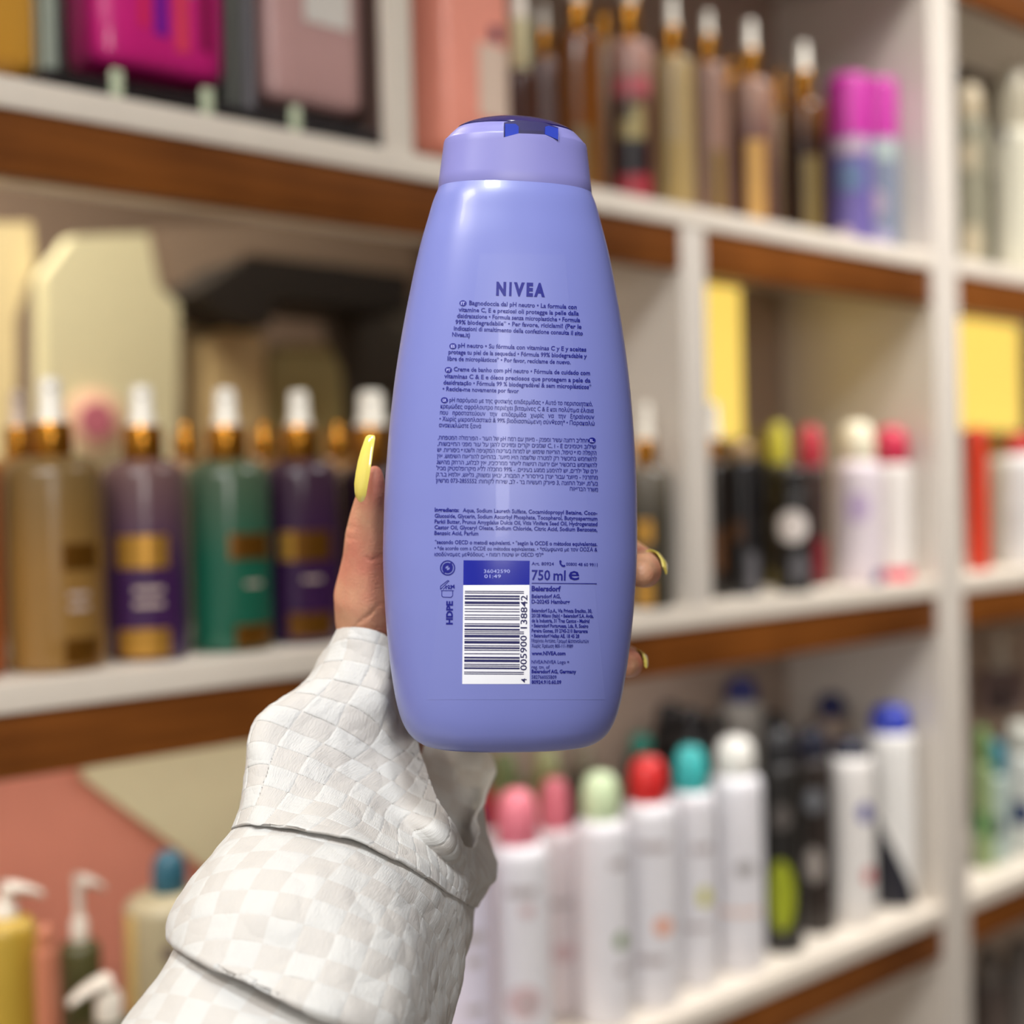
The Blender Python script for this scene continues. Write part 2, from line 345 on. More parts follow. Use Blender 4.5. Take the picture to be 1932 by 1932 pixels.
# middle shelf, right of the middle upright
mist(1346, 762, 830, 872, 62, YF + .06, ZB, M_('soot mist', (28, 22, 18), .3), 'black body mist with cream cap beside the middle upright', g, [(-.6, .6, .2, .5, M_('brown print', (84, 50, 20)))], .5, capx=1.2)
g3 = 'cans and bottles in the right bay of the middle shelf'
can(1398, 832, 868, 64, YF + .05, ZB, M_('coal can', (22, 20, 22), .3), M_('tan cap', (150, 122, 84)), 'black can with tan cap second from the middle upright', g3, marks=[(.2, 1, .03, .32, M_('grey print', (96, 94, 98))), (-.8, .0, .4, .55, M_('brown print', (84, 50, 20)))])
can(1434, 812, 866, 40, YF + .135, ZB, M_('black can', (12, 11, 12), .3), M_('olive cap', (128, 108, 40)), 'slim black can with olive cap left of the lime capped one', g3)
can(1467, 798, 876, 48, YF + .095, ZB, M_('dark olive can', (42, 36, 14), .3), M_('lime yellow cap', (206, 196, 66)), 'dark can with a lime yellow cap', g3, marks=[(-.9, .9, .01, .14, M_('olive print', (108, 96, 20)))])
can(1494, 880, 930, 66, YF + .03, ZB, M_('black tub', (20, 16, 14), .35), M_('black lid', (18, 15, 14)), 'short black bottle with a round white label', g3, marks=[(-1.0, .9, .50, .82, M_('white round label', (222, 212, 206)), 1), (-.2, .9, .1, .4, M_('grey print', (96, 94, 98)), 1)])
can(1528, 804, 882, 60, YF + .07, ZB, M_('maroon can', (58, 40, 34), .3), M_('raspberry cap', (190, 52, 66)), 'dark maroon can with a raspberry red cap', g3, marks=[(.1, 1.1, .05, .4, M_('crimson print', (120, 20, 36)))])
can(1616, 796, 872, 90, YF + .05, ZB, M_('lilac white bottle', (222, 210, 216), .3), M_('cream cap', (240, 232, 204)), 'lilac white bottle with a cream cap', g3, capw=.74, marks=[(-.5, .5, .5, .75, M_('lilac print', (190, 168, 200)), 1), (.6, 1.2, .0, .1, M_('navy print', (60, 60, 120)))])
can(1706, 806, 876, 72, YF + .05, ZB, M_('white can', (232, 226, 220), .3), M_('crimson cap', (200, 44, 76)), 'white can with crimson cap and base beside the right upright', g3, capw=.9, marks=[(-1.6, 1.6, .0, .1, M_('crimson base', (214, 64, 92)))])
# right bay, middle shelf
g4 = 'products in the far right bay of the middle shelf'
can(1842, 806, 826, 42, YF + .05, ZB, M_('orange red can', (206, 58, 34), .35), M_('orange red cap', (206, 58, 34)), 'slim orange red can right of the right upright', g4, capw=.95)
can(1880, 812, 862, 44, YF + .12, ZB, M_('pale tub', (210, 204, 192), .35), M_('olive cap', (128, 108, 40)), 'pale can with olive cap behind the white bottle', g4)
can(1926, 818, 858, 96, YF + .06, ZB, M_('cool white bottle', (222, 222, 222), .35), M_('red cap', (190, 40, 40)), 'white bottle with red cap cut by the right edge', g4, capw=.6, marks=[(-.8, .0, .12, .5, M_('silver print', (206, 206, 206)))])
# ---------------- top shelf
def rbox(name, label, cat, px, wpx, ybot, ytop, Y, zs, m, dy=.03, gap=None, n=4.5, taper=1.0, marks=(), group=None, rot=.0, bevel=.012):
    # a large flat sided bottle standing on a shelf or tray
    x, r, ht = spot(px, ybot, wpx, Y, zs)
    z0 = max(ht, 0.0); h = at(px, ytop, Y).z - zs - z0
    t = thing(name, label, cat, (x, Y, zs + z0 + GAP), rot, group)
    P = [(0, 0), (r * .80, 0), (r * .93, bevel * .3), (r, bevel)] + [(r * (1 + (taper - 1) * k / 8), bevel + (h - 2 * bevel) * k / 8) for k in range(1, 9)] + [(r * taper * .9, h - .002), (r * .3, h), (0, h)]
    link('body', lathe_bm(P, 56, dy / r, n), m, t)
    link('pump_collar', lathe_bm([(r * .3, h), (r * .3, h + .02), (0, h + .02)], 24), WCAP, t)
    link('pump_head', lathe_bm([(r * .12, h + .02), (r * .12, h + .04), (r * .22, h + .042), (r * .22, h + .055), (0, h + .057)], 24), WCAP, t)
    for a0, a1, z0_, z1_, mm in marks:
        bm = bmesh.new(); N = 10; yy = -dy - .0006
        g_ = [[bm.verts.new((a0 * r + (a1 - a0) * r * i / N, -dy * (1 - abs((a0 + (a1 - a0) * i / N)) ** n) ** (1 / n) - .0008, z0_ + (z1_ - z0_) * k)) for i in range(N + 1)] for k in (0, 1)]
        for i in range(N): bm.faces.new((g_[0][i], g_[0][i + 1], g_[1][i + 1], g_[1][i]))
        link('label_print', bm, mm, t)
    return t
Yt = YF + .075
gA = 'large pump bottles in the left bay of the top shelf'
GREY = M_('pale grey label', (214, 208, 200), .5)
rbox('shampoo_bottle', 'gold pump bottle with white label in the top left corner', 'bottle', -36, 188, 148, -420, Yt, ZA, M_('ochre bottle', (196, 142, 52), .35), .035, group=gA, marks=[(.1, .8, .085, .14, GREY)])
rbox('shampoo_bottle', 'bright magenta pump bottle with coloured stripes on the top shelf', 'bottle', 278, 272, 160, -420, Yt - .01, ZA, M_('magenta bottle', (206, 36, 124), .3, coat=.3), .038, group=gA, taper=1.06,
     marks=[(-.42, -.3, .035, .3, M_('red stripe', (214, 40, 84))), (-.2, 0.0, .03, .3, M_('violet stripe', (110, 20, 150))), (.12, .3, .02, .3, M_('coral stripe', (224, 66, 90))), (.5, .66, .025, .3, M_('wine stripe', (120, 8, 60))), (-.05, .42, .07, .3, M_('mauve label', (170, 110, 140)))])
rbox('shampoo_bottle', 'dusty rose pump bottle with a white label on the top shelf', 'bottle', 616, 222, 226, -300, YF + .05, ZA, M_('dusty rose bottle', (190, 150, 146), .3, coat=.2), .030, group=gA, marks=[(-.3, .62, .075, .3, GREY)])
# black tray under them with clear front pegs
xa, xb = xof(60, 180, YF + .03), U1[0] - .006
t = thing('display_tray', 'low black display tray under the large pump bottles', 'tray', (xa, YF + .006, ZA + GAP))
h_tray = min(zof(278, 138, Yt) - ZA, .03)
link('tray_base', box_bm(0, xb - xa, .0, .14, 0, .014, .002), M_('black tray', (24, 20, 22), .4), t)
for px in (226, 396, 562):
    pk = box_bm(-.005, .005, -.004, .002, 0, .022, .002)
    o = link('peg', pk, M_('pale green clear plastic', (196, 206, 176), .25), t); o.location = (xof(px, 180, YF) - xa, 0, 0)
for px0, w_, m_, lab in ((104, 38, M_('silver green plastic', (150, 158, 146), .25), 'clear grey divider left of the magenta bottle'), (448, 28, M_('smoke plastic', (96, 98, 92), .25), 'smoky divider right of the magenta bottle'), (474, 26, M_('silver plastic', (132, 128, 132), .2), 'slim silver divider left of the dusty rose bottle')):
    p_ = at(px0, 200, YF + .02); r_ = w_ / 2 * depth_of(p_) / FPX
    dv = thing('shelf_divider', lab, 'divider', (p_.x, YF + .02, ZA + .0145))
    link('plate', box_bm(-r_, -r_ + .004, 0, .02, 0, .3, .002), m_, dv); link('rail', box_bm(-r_, r_, -.002, .012, 0, .3, .003), m_, dv)
    link('front_edge', box_bm(r_ * .2, r_ * .6, -.006, .0, 0, .3, .002), M_('dark edge', (38, 34, 36), .4), dv)
# second bay of the top shelf
rbox('lotion_bottle', 'salmon pink bottle with a pale label right of the top upright', 'bottle', 870, 172, 300, -330, YF + .06, ZA, M_('salmon bottle', (240, 156, 136), .35), .035, marks=[(-.1, .85, .035, .11, M_('pale peach label', (220, 196, 178))), (.25, .6, .115, .13, M_('plum print', (110, 70, 90)))])
gT = 'gold collared mist bottles on the top shelf'
YT2 = YF + .07
AMB = M_('amber bottle', (110, 62, 18), .2)
mist(980, -60, 40, 135, 66, YT2, ZA, M_('umber mist', (64, 34, 20), .25), 'dark brown mist with a broad cream cap nearest the salmon bottle', gT, capw=.55, collar=M_('cream collar', (210, 204, 160), .4), capx=1.3)
mist(1026, 10, 60, 112, 56, YT2 + .06, ZA, M_('mauve grey mist', (120, 96, 90), .3), 'greyish mauve mist in the second row of the top shelf', gT, [(-.5, .5, .1, .5, M_('grey lilac print', (150, 130, 140)))])
mist(1090, -60, 10, 62, 84, YT2, ZA, AMB, 'large amber mist bottle above the held bottle', gT, [(-.5, .6, .03, .42, M_('bronze print', (104, 78, 34), .4))], .4)
mist(1188, -40, 12, 80, 84, YT2, ZA, M_('multi mist', (84, 44, 40), .3, grad=((170, 130, 118), .12, .17)), 'mist bottle with red and black patterned label', gT,
     [(-.9, .9, .66, .76, M_('rose print', (176, 84, 92))), (-.6, .1, .52, .6, M_('black print', (26, 18, 22))), (-.5, .6, .4, .6, M_('khaki print', (160, 146, 96))), (-.7, .8, .2, .42, M_('black print', (26, 18, 22))), (-.7, .9, .0, .2, M_('red print', (150, 44, 56)))], .4)
mist(1268, -5, 55, 108, 78, YT2, ZA, M_('champagne mist', (160, 138, 96), .3), 'champagne coloured mist bottle on the top shelf', gT, [(-.4, .5, .03, .45, M_('straw print', (160, 134, 76)))], .4)
mist(1336, 25, 70, 122, 70, YT2, ZA, M_('taupe mist', (138, 106, 92), .3), 'taupe mist bottle right of the champagne one', gT, [(.1, .8, .05, .45, M_('olive gold print', (110, 86, 30)))], .4)
mist(1416, 42, 98, 152, 82, YT2, ZA, M_('plum mist', (82, 48, 52), .3, grad=((150, 116, 100), .1, .17)), 'plum mist bottle with an upright gold label', gT, [(-.3, .6, .05, .58, M_('gold label', (190, 146, 76), .4))], .4)
mist(1516, 85, 138, 192, 84, YT2, ZA, M_('cola mist', (42, 20, 8), .25, grad=((96, 58, 20), .13, .17)), 'cola brown mist beside the purple capped cans', gT, [(-.1, .7, .05, .58, M_('moss print', (106, 88, 44), .4))], .4)
for px, y0, lab in ((1140, 0, 'gold topped mist behind the amber one'), (1378, 110, 'gold topped mist behind the taupe and plum ones'), (1468, 130, 'gold topped mist behind the plum and cola ones')):
    mist(px, y0 + 5, y0 + 30, y0 + 80, 66, YF + .15, ZA, M_('tan mist', (150, 122, 90), .3), lab, 'second row of mists on the top shelf', capw=.4, cap=GOLD)
PCAP = M_('purple cap', (182, 48, 148), .35)
can(1600, 143, 266, 86, YF + .06, ZA, M_('violet can', (104, 92, 152), .3), PCAP, 'left one of the two cans with purple caps', 'purple capped spray cans', name='spray_can', dome=.12, capw=.96,
    marks=[(-.9, .9, .84, .97, M_('silver mauve print', (180, 160, 172))), (-.5, .6, .5, .75, M_('steel blue print', (92, 112, 146))), (-.7, .1, .0, .18, M_('pale pink print', (188, 166, 178)), 1)])
can(1669, 155, 272, 76, YF + .06, ZA, M_('blue grey can', (122, 130, 148), .3), PCAP, 'right one of the two cans with purple caps', 'purple capped spray cans', name='spray_can', dome=.12, capw=.96,
    marks=[(-.9, .9, .8, .97, M_('mint print', (170, 184, 178))), (-.7, .3, .3, .55, M_('silver mauve print', (180, 160, 172)), 1), (-.7, .5, .02, .2, M_('lavender print', (170, 160, 190)), 1)])
gR = 'tubes in the far right bay of the top shelf'
can(1828, 160, 230, 62, YF + .06, ZA, M_('sage tube', (150, 146, 124), .4, var=.35, vscale=60), M_('beige cap', (200, 184, 154)), 'sage grey patterned tube beside the right upright on the top shelf', gR, name='lotion_tube', marks=[(-.6, .5, .65, .85, M_('beige print', (190, 176, 148)), 1), (-.5, .6, .05, .3, M_('beige print', (190, 176, 148)), 1)])
can(1908, 128, 250, 96, YF + .07, ZA, M_('ivory tube', (216, 212, 192), .4), M_('grey ivory cap', (190, 182, 160)), 'ivory tube at the right edge of the top shelf', gR, name='lotion_tube', marks=[(-.5, -.2, .9, 1.0, M_('ink print', (60, 56, 80)), 1), (-1.4, -.6, .1, .7, M_('ash print', (150, 148, 132)))])
# ---------------- lower shelf, right part
gC = 'white roll bottles on the lower shelf'
WB = M_('cold white bottle', (226, 224, 228), .3)
def pr(n, c): return M_(n, c, .5)
GP = pr('faint grey print', (176, 166, 166)); RP = pr('faint rose print', (206, 180, 182))
YC = YF + .055
can(868, 1500, 1590, 110, YC, ZC, M_('lavender white bottle', (216, 210, 226), .3), M_('navy cap', (40, 40, 100)), 'lavender white bottle with navy cap next to the sleeve', gC, marks=[(-.2, .8, .6, .64, GP), (.1, .6, .5, .54, GP), (.0, .7, .3, .33, GP)])
can(975, 1490, 1590, 116, YC, ZC, WB, M_('pink cap', (222, 122, 136)), 'white bottle with pink cap, nearest pink one to the sleeve', gC, capw=.68, marks=[(-.4, .6, .78, .82, GP), (.0, .5, .68, .74, RP, 1), (-.5, .7, .2, .36, RP, 1), (.0, .5, .24, .3, GP, 1)])
can(1046, 1468, 1562, 88, YC + .055, ZC, M_('rose white bottle', (222, 212, 214), .3), M_('rose cap', (218, 116, 130)), 'white bottle with pink cap left of the pale green one', gC, capw=.66, marks=[(-.4, .7, .6, .63, GP), (-.3, .8, .3, .4, RP, 1)])
can(1132, 1458, 1545, 104, YC, ZC, WB, M_('pale green cap', (200, 218, 176)), 'white bottle with a pale green cap', gC, capw=.7, marks=[(.3, 1.0, .78, .82, GP), (.4, .95, .38, .46, pr('leaf print', (122, 146, 96)), 1), (.5, 1.0, .25, .3, GP, 1)])
can(1222, 1428, 1512, 104, YC, ZC, WB, M_('scarlet cap', (200, 36, 36)), 'white bottle with a scarlet red cap', gC, capw=.7, marks=[(-.4, .7, .78, .82, GP), (.1, .8, .36, .45, pr('peach print', (226, 160, 130)), 1), (-.6, .5, .22, .26, GP)])
can(1302, 1408, 1492, 88, YC + .005, ZC, WB, M_('turquoise cap', (62, 180, 178)), 'white bottle with a turquoise cap', gC, capw=.72, marks=[(.0, .9, .7, .74, GP), (.2, .8, .42, .52, pr('lime print', (196, 192, 76)), 1), (-.4, .7, .3, .33, GP)])
can(1386, 1390, 1462, 100, YC, ZC, WB, M_('white dome cap', (226, 224, 216)), 'all white bottle with a white dome cap', gC, capw=.74, marks=[(-.1, .7, .5, .58, pr('grey flower print', (164, 160, 160)), 1), (-.9, .9, .3, .33, pr('peach line print', (226, 198, 186)))])
gK = 'black bottles on the lower shelf'
can(1470, 1372, 1440, 78, YC, ZC, M_('graphite bottle', (36, 34, 32), .35), M_('graphite cap', (38, 38, 40)), 'black bottle with a lime green panel', gK, marks=[(-.7, .6, .12, .5, M_('lime panel', (160, 170, 40)), 1), (-.4, .5, .66, .8, pr('charcoal print', (92, 86, 82)), 1)])
can(1532, 1372, 1430, 72, YC + .015, ZC, M_('espresso bottle', (50, 42, 38), .35), M_('dark navy cap', (32, 34, 52)), 'dark bottle with a pale grey patch', gK, marks=[(-.5, .4, .3, .5, pr('ash patch', (176, 166, 158)), 1), (-.5, .5, .7, .84, pr('steel print', (120, 122, 126)), 1)])
gW = 'white and navy bottles on the lower shelf'
can(1602, 1392, 1426, 88, YC, ZC, M_('clean white bottle', (232, 228, 224), .35), M_('dark navy cap', (32, 34, 52)), 'white bottle with navy shoulder right of the dark ones', gW, marks=[(.3, 1.0, .62, .74, pr('blue print', (70, 70, 150)), 1), (.5, 1.1, .25, .35, pr('red speck print', (200, 100, 100)), 1)])
def swoosh(t, r, h, m):
    bm = bmesh.new(); N = 14; g_ = []
    for k in range(N + 1):
        v = k / N; z = h * (.02 + .6 * v); a0 = -1.25 ; a1 = -1.15 + 2.3 * (1 - v) ** .8
        g_.append([bm.verts.new((math.cos(a0 + (a1 - a0) * i / 8 - math.pi / 2) * (r + .0006), math.sin(a0 + (a1 - a0) * i / 8 - math.pi / 2) * (r + .0006), z)) for i in range(9)])
    for k in range(N):
        for i in range(8): bm.faces.new((g_[k][i], g_[k][i + 1], g_[k + 1][i + 1], g_[k + 1][i]))
    link('label_swoosh', bm, m, t)
t = can(1692, 1326, 1378, 88, YC, ZC, M_('pure white bottle', (236, 234, 230), .3), M_('royal blue cap', (48, 64, 176)), 'white bottle with royal blue cap and black swoosh', gW, capw=.84)
p_ = spot(1692, 1378, 88, YC, ZC); swoosh(t, p_[1], p_[2], M_('black swoosh', (34, 34, 44), .4))
can(1756, 1345, 1385, 60, YC + .02, ZC, M_('blush white bottle', (230, 214, 212), .35), M_('blush cap', (222, 206, 190)), 'white bottle with bright pink marks by the right upright', gW, marks=[(-.8, .5, .28, .44, pr('pink print', (222, 130, 160)), 1), (-.8, .3, .2, .28, pr('hot pink print', (214, 70, 110)), 1)])
g5 = 'second row on the lower shelf'
for kk, (px, yt, yc, w, cb, cc, lab) in enumerate((
        (918, 1488, 1560, 56, (200, 190, 190), (160, 40, 50), 'bottle with dark red cap behind the pink capped one'),
        (950, 1420, 1470, 70, (98, 112, 66), (110, 124, 80), 'olive green bottle at the back just right of the held bottle base'),
        (1030, 1412, 1462, 70, (104, 112, 64), (150, 156, 110), 'olive green bottle behind the rose caps'),
        (1100, 1405, 1450, 60, (88, 82, 66), (140, 132, 112), 'dull brown bottle behind the pale green cap'),
        (1208, 1385, 1425, 58, (20, 60, 56), (24, 120, 104), 'bottle with dark teal cap behind the scarlet one'),
        (1262, 1325, 1372, 66, (30, 28, 28), (24, 22, 24), 'black bottle left of the tallest in the back row'),
        (1300, 1335, 1380, 76, (30, 28, 28), (20, 18, 20), 'black bottle behind the turquoise cap'),
        (1398, 1278, 1322, 84, (176, 172, 164), (34, 40, 104), 'pale bottle with navy cap, tallest in the back row'),
        (1350, 1345, 1385, 70, (56, 50, 46), (44, 38, 34), 'charcoal bottle between navy cap and turquoise cap'),
        (1460, 1345, 1385, 74, (52, 48, 50), (44, 42, 44), 'charcoal bottle right of the tallest navy capped one'),
        (1568, 1308, 1352, 72, (166, 148, 132), (28, 34, 88), 'beige bottle with pointed navy cap in the back row'),
        (1642, 1380, 1420, 60, (62, 58, 70), (48, 46, 60), 'slate bottle behind the blue capped one'))):
    can(px, yt, yc, w, YF + (.155, .21)[kk % 2], ZC, M_('back row %s' % (cb,), cb, .4), M_('back cap %s' % (cc,), cc), lab, g5, capw=.72)
# far right bay, lower shelf
g6 = 'products in the far right bay of the lower shelf'
x0 = at(1836, 1250, YF + .08); x1 = at(1940, 1342, YF + .08)
t = rbox('shampoo_bottle', 'flat mauve and black pack high in the far right bay', 'box', 1890, 110, 1342, 1262, YF + .17, ZC, M_('mauve pack', (150, 128, 128), .4), .03, marks=[(-.98, -.7, .005, .05, M_('black end', (36, 26, 38)))], group=g6)
for px, yt, yc, w, cb, cc, lab, mk in ((1852, 1372, 1440, 40, (150, 170, 120), (120, 150, 90), 'slim green tube beside the right upright on the lower shelf', (80, 140, 80)),
                                   (1878, 1398, 1460, 50, (180, 196, 190), (40, 120, 140), 'pale bottle with teal cap in the far right bay', (30, 50, 80)),
                                   (1926, 1360, 1420, 76, (206, 210, 204), (196, 196, 186), 'white bottle with navy mark at the right edge', (44, 60, 100))):
    can(px, yt, yc, w, YF + .06, ZC, M_('tube %d' % px, cb, .4), M_('tube cap %d' % px, cc), lab, g6, marks=[(-.8, .5, .3, .55, M_('tube print %d' % px, mk, .5), 1)])
for px, yt, w, c in ((1866, 1790, 66, (96, 84, 78)), (1925, 1770, 70, (120, 112, 106))):
    can(px, yt, yt + 60, w, YF + .08, ZD, M_('bottom tub %d' % px, c, .4), M_('bottom cap %d' % px, (130, 122, 116)), 'grey brown bottle on the bottom shelf, %s one' % ('left' if px < 1900 else 'right'), 'bottles on the bottom shelf')
# ---------------- lower shelf, left part: pump bottles
gP = 'pump bottles on the lower shelf at the left'
def pump(px, yhead, yneck, ysh, wpx, Y, bodym, headm, label, spout=-1, stem=None, headw=.5, capn=None):
    x, r, _ = spot(px, ysh, wpx, Y, ZC); h = at(px, ysh, Y).z - ZC; hn = at(px, yneck, Y).z - ZC; hh = at(px, yhead, Y).z - ZC
    t = thing('pump_bottle', label, 'bottle', (x, Y, ZC + GAP), 0, gP)
    link('body', lathe_bm(prof_body(r, h, .004, r * .5, r * .4), 36), bodym, t)
    link('collar', lathe_bm([(r * .42, h - .002), (r * .42, hn), (r * .3, hn + .004), (0, hn + .004)], 28), headm, t)
    link('stem', lathe_bm([(.004, hn), (.004, hh - .006), (0, hh - .006)], 16), headm, t)
    L = r * 1.3
    bm = bmesh.new()
    rings = []
    for k in range(9):
        v = k / 8; w = .011 * (1 - .55 * v); c = Vector((spout * L * v, 0, hh - .006 - .010 * v * v))
        rings.append([c + Vector((0, w * math.cos(a), .6 * w * math.sin(a))) for a in [2 * math.pi * i / 14 for i in range(14)]])
    link('pump_head', loft_bm(rings), headm, t)
    return t
WP = M_('white pump', (222, 212, 196), .4)
pump(10, 1665, 1712, 1730, 110, YF + .06, M_('mustard bottle', (178, 146, 52), .4), WP, 'mustard pump bottle at the lower left corner', spout=1)
pump(150, 1650, 1740, 1775, 76, YF + .10, M_('dark olive bottle', (76, 74, 40), .4), WP, 'dark olive pump bottle with a white pump', spout=1)
pump(205, 1838, 1880, 1925, 120, YF + .03, M_('moss bottle', (64, 60, 34), .4), WP, 'short bottle with a white pump low at the left', spout=-1)
can(84, 1745, 1790, 40, YF + .03, ZC, M_('terracotta tube', (190, 118, 88), .45), M_('terracotta cap', (190, 118, 88)), 'slim terracotta tube between pump bottles', gP, name='lotion_tube')
can(318, 1606, 1682, 170, YF + .07, ZC, M_('stone bottle', (168, 156, 124), .4), M_('deep teal cap', (44, 92, 108), .4), 'stone beige bottle with a deep teal cap', gP, capw=.38, sh=.35, name='lotion_bottle', marks=[(-.2, .1, .8, .86, pr('brown mark', (110, 94, 84)), 1), (-.2, .15, .6, .68, pr('brown mark', (110, 94, 84)), 1), (-1.3, -.8, .0, .95, pr('buff edge', (206, 176, 110)))])
can(488, 1495, 1540, 60, YF + .12, ZC, M_('petrol bottle', (34, 78, 92), .4), M_('petrol cap', (52, 104, 140), .4), 'petrol blue bottle peeping out left of the sleeve', gP, name='lotion_bottle')
#@@HELD
# ------------------------------------------------------------------ the held bottle
BD = .52; BYAW = math.radians(9.5); BLEAN = .012
bx = (rgt * math.cos(BYAW) + fwd * math.sin(BYAW) - up * .016).normalized()
bz = (up + rgt * BLEAN + fwd * .012).normalized()
by = bz.cross(bx).normalized(); bx = by.cross(bz).normalized()
BO = cp(964.5, 966, BD)
BM = Matrix((bx, by, bz)).transposed().to_4x4(); BM.translation = BO
S_ = FPX / BD
held = thing('shower_gel_bottle', 'large lavender shower gel bottle held up in the hand, back label facing the camera', 'bottle')
held.matrix_world = BM
# half widths and half depths down the body (y is the height in picture rows, later metres)
ctl = [(360, 145.5, 87), (368, 148.5, 90), (380, 153.5, 94), (420, 165, 102), (470, 178.5, 111), (560, 197, 122), (650, 212.5, 130), (740, 224.5, 136), (850, 234, 141),
       (950, 239, 143), (1040, 240, 143), (1130, 236, 141), (1210, 229, 137), (1290, 218, 131), (1340, 207, 125), (1368, 196, 118), (1385, 184, 110), (1396, 170, 101), (1403, 154, 91), (1406, 130, 76), (1406.5, 60, 40)]
ctl = [((966 - y) / S_, w / S_, d / S_) for y, w, d in ctl][::-1]
tz = np.array([c[0] for c in ctl]); tw = np.array([c[1] for c in ctl]); td = np.array([c[2] for c in ctl])
def pchip(x, y, xs):
    h = np.diff(x); dl = np.diff(y) / h; m = np.zeros_like(y)
    for i in range(1, len(x) - 1):
        if dl[i - 1] * dl[i] > 0:
            w1 = 2 * h[i] + h[i - 1]; w2 = h[i] + 2 * h[i - 1]; m[i] = (w1 + w2) / (w1 / dl[i - 1] + w2 / dl[i])
    m[0] = dl[0]; m[-1] = dl[-1]
    k = np.clip(np.searchsorted(x, xs) - 1, 0, len(x) - 2); t = (xs - x[k]) / h[k]
    return ((1 + 2 * t) * (1 - t) ** 2 * y[k] + t * (1 - t) ** 2 * h[k] * m[k] + t * t * (3 - 2 * t) * y[k + 1] + t * t * (t - 1) * h[k] * m[k + 1])
zs_ = np.concatenate([np.linspace(tz[0], tz[5], 40)[:-1], np.linspace(tz[5], tz[-1], 150)])
ws_ = pchip(tz, tw, zs_); ds_ = pchip(tz, td, zs_); NEXP = 2.35
def hsurf(x, z):
    w = np.interp(z, zs_, ws_); d = np.interp(z, zs_, ds_)
    return -d * np.clip(1 - np.abs(np.clip(x / w, -.999, .999)) ** NEXP, 0, 1) ** (1 / NEXP)
def oval(w, d, z, seg=144, n=NEXP):
    r = []
    for i in range(seg):
        a = 2 * math.pi * i / seg; c, s = math.cos(a), math.sin(a)
        r.append((math.copysign(abs(c) ** (2 / n), c) * w, math.copysign(abs(s) ** (2 / n), s) * d, z))
    return r
LAV = mat('lavender plastic', (116, 124, 190), .33, coat=.08, spec=.5, var=.02, vscale=8, sss=.0)
link('bottle_body', loft_bm([oval(w, d, z) for z, w, d in zip(zs_, ws_, ds_)]), LAV, held)
# collar of the cap
LAVC = mat('lavender cap plastic', (128, 127, 190), .38, spec=.5, var=.02, vscale=8)
def cz(y): return (966 - y) / S_
cs = []
for y, w, d, nn in ((362.5, 141, 84, NEXP), (362.3, 145.6, 87.2, NEXP), (361, 146.2, 87.8, NEXP), (340, 144, 86.6, 2.3), (310, 140.6, 85, 2.25), (286, 137.6, 84, 2.2), (273, 136, 83.2, 2.2), (270, 134.8, 82.4, 2.2), (268, 132.5, 81, 2.2), (258, 123.5, 76.0, 2.2), (249, 114, 71, 2.2), (248, 112, 69.5, 2.2), (250, 109, 67, 2.2)):
    cs.append(oval(w / S_, d / S_, cz(y), 160, nn))
def cf(x, y): return (966 - y) / S_ * .969 + x * .00001   # height of a point on the front of the cap
bmc = loft_bm(cs)
col_o = link('cap_collar', bmc, LAVC, held)
# notch cut for the hinge
cut = link('cutter', prism_bm([(x / S_, -.03, cf(x, y)) for x, y in ((-36, 258), (-8, 250.5), (42, 251.5), (70, 263), (70, 222), (-36, 222))], (0, .0157, 0)), None, held, smooth=False)
bo = col_o.modifiers.new('notch', 'BOOLEAN'); bo.object = cut; bo.solver = 'EXACT'
bpy.context.view_layer.update()
dg = bpy.context.evaluated_depsgraph_get()
me2 = bpy.data.meshes.new_from_object(col_o.evaluated_get(dg)); col_o.modifiers.clear(); col_o.data = me2
bpy.data.objects.remove(cut)
for p_ in me2.polygons: p_.use_smooth = True
me2.set_sharp_from_angle(angle=math.radians(35))
NAVY = mat('glossy dark blue plastic', (34, 28, 94), .16, coat=.6, spec=.6)
lidr = []
for y, w, d in ((252, 108, 66), (247.5, 110.5, 68.5), (245, 110.5, 68.6), (241, 104, 65), (234, 86, 57), (227.5, 62, 42), (224, 34, 24), (222.5, 8, 6)):
    lidr.append(oval(w / S_, d / S_, cz(y), 120, 2.2))
lid = link('cap_lid', loft_bm(lidr), NAVY, held)
def hplate(name, pts, y0, y1, m, parent):
    return link(name, loft_bm([[(x / S_ * .969, yy, cf(x, y)) for x, y in pts] for yy in (y0, y1)]), m, parent, smooth=False)
NAVY2 = mat('dark hinge plastic', (32, 27, 92), .2, coat=.6)
hinge = hplate('hinge', ((-35.5, 257.5), (-8, 250), (42, 251), (69.5, 262.5), (69.5, 236), (40, 226), (-10, 222), (-35.5, 227)), -.01475, -.0141, NAVY2, held)
WEB = mat('bright blue hinge web', (44, 66, 178), .12, coat=.9)
hplate('hinge_web', ((-34, 256), (-8, 249), (-8, 236), (-14, 231), (-34, 231)), -.0157, -.0147, WEB, hinge)
hplate('hinge_web', ((43, 250), (68.5, 261), (68.5, 239), (50, 234), (43, 236)), -.0157, -.0147, WEB, hinge)
hplate('hinge_gap', ((-6, 249.5), (41, 250.5), (41, 243), (-6, 242)), -.0150, -.0147, mat('hinge shadow plastic', (26, 20, 74), .2), hinge)
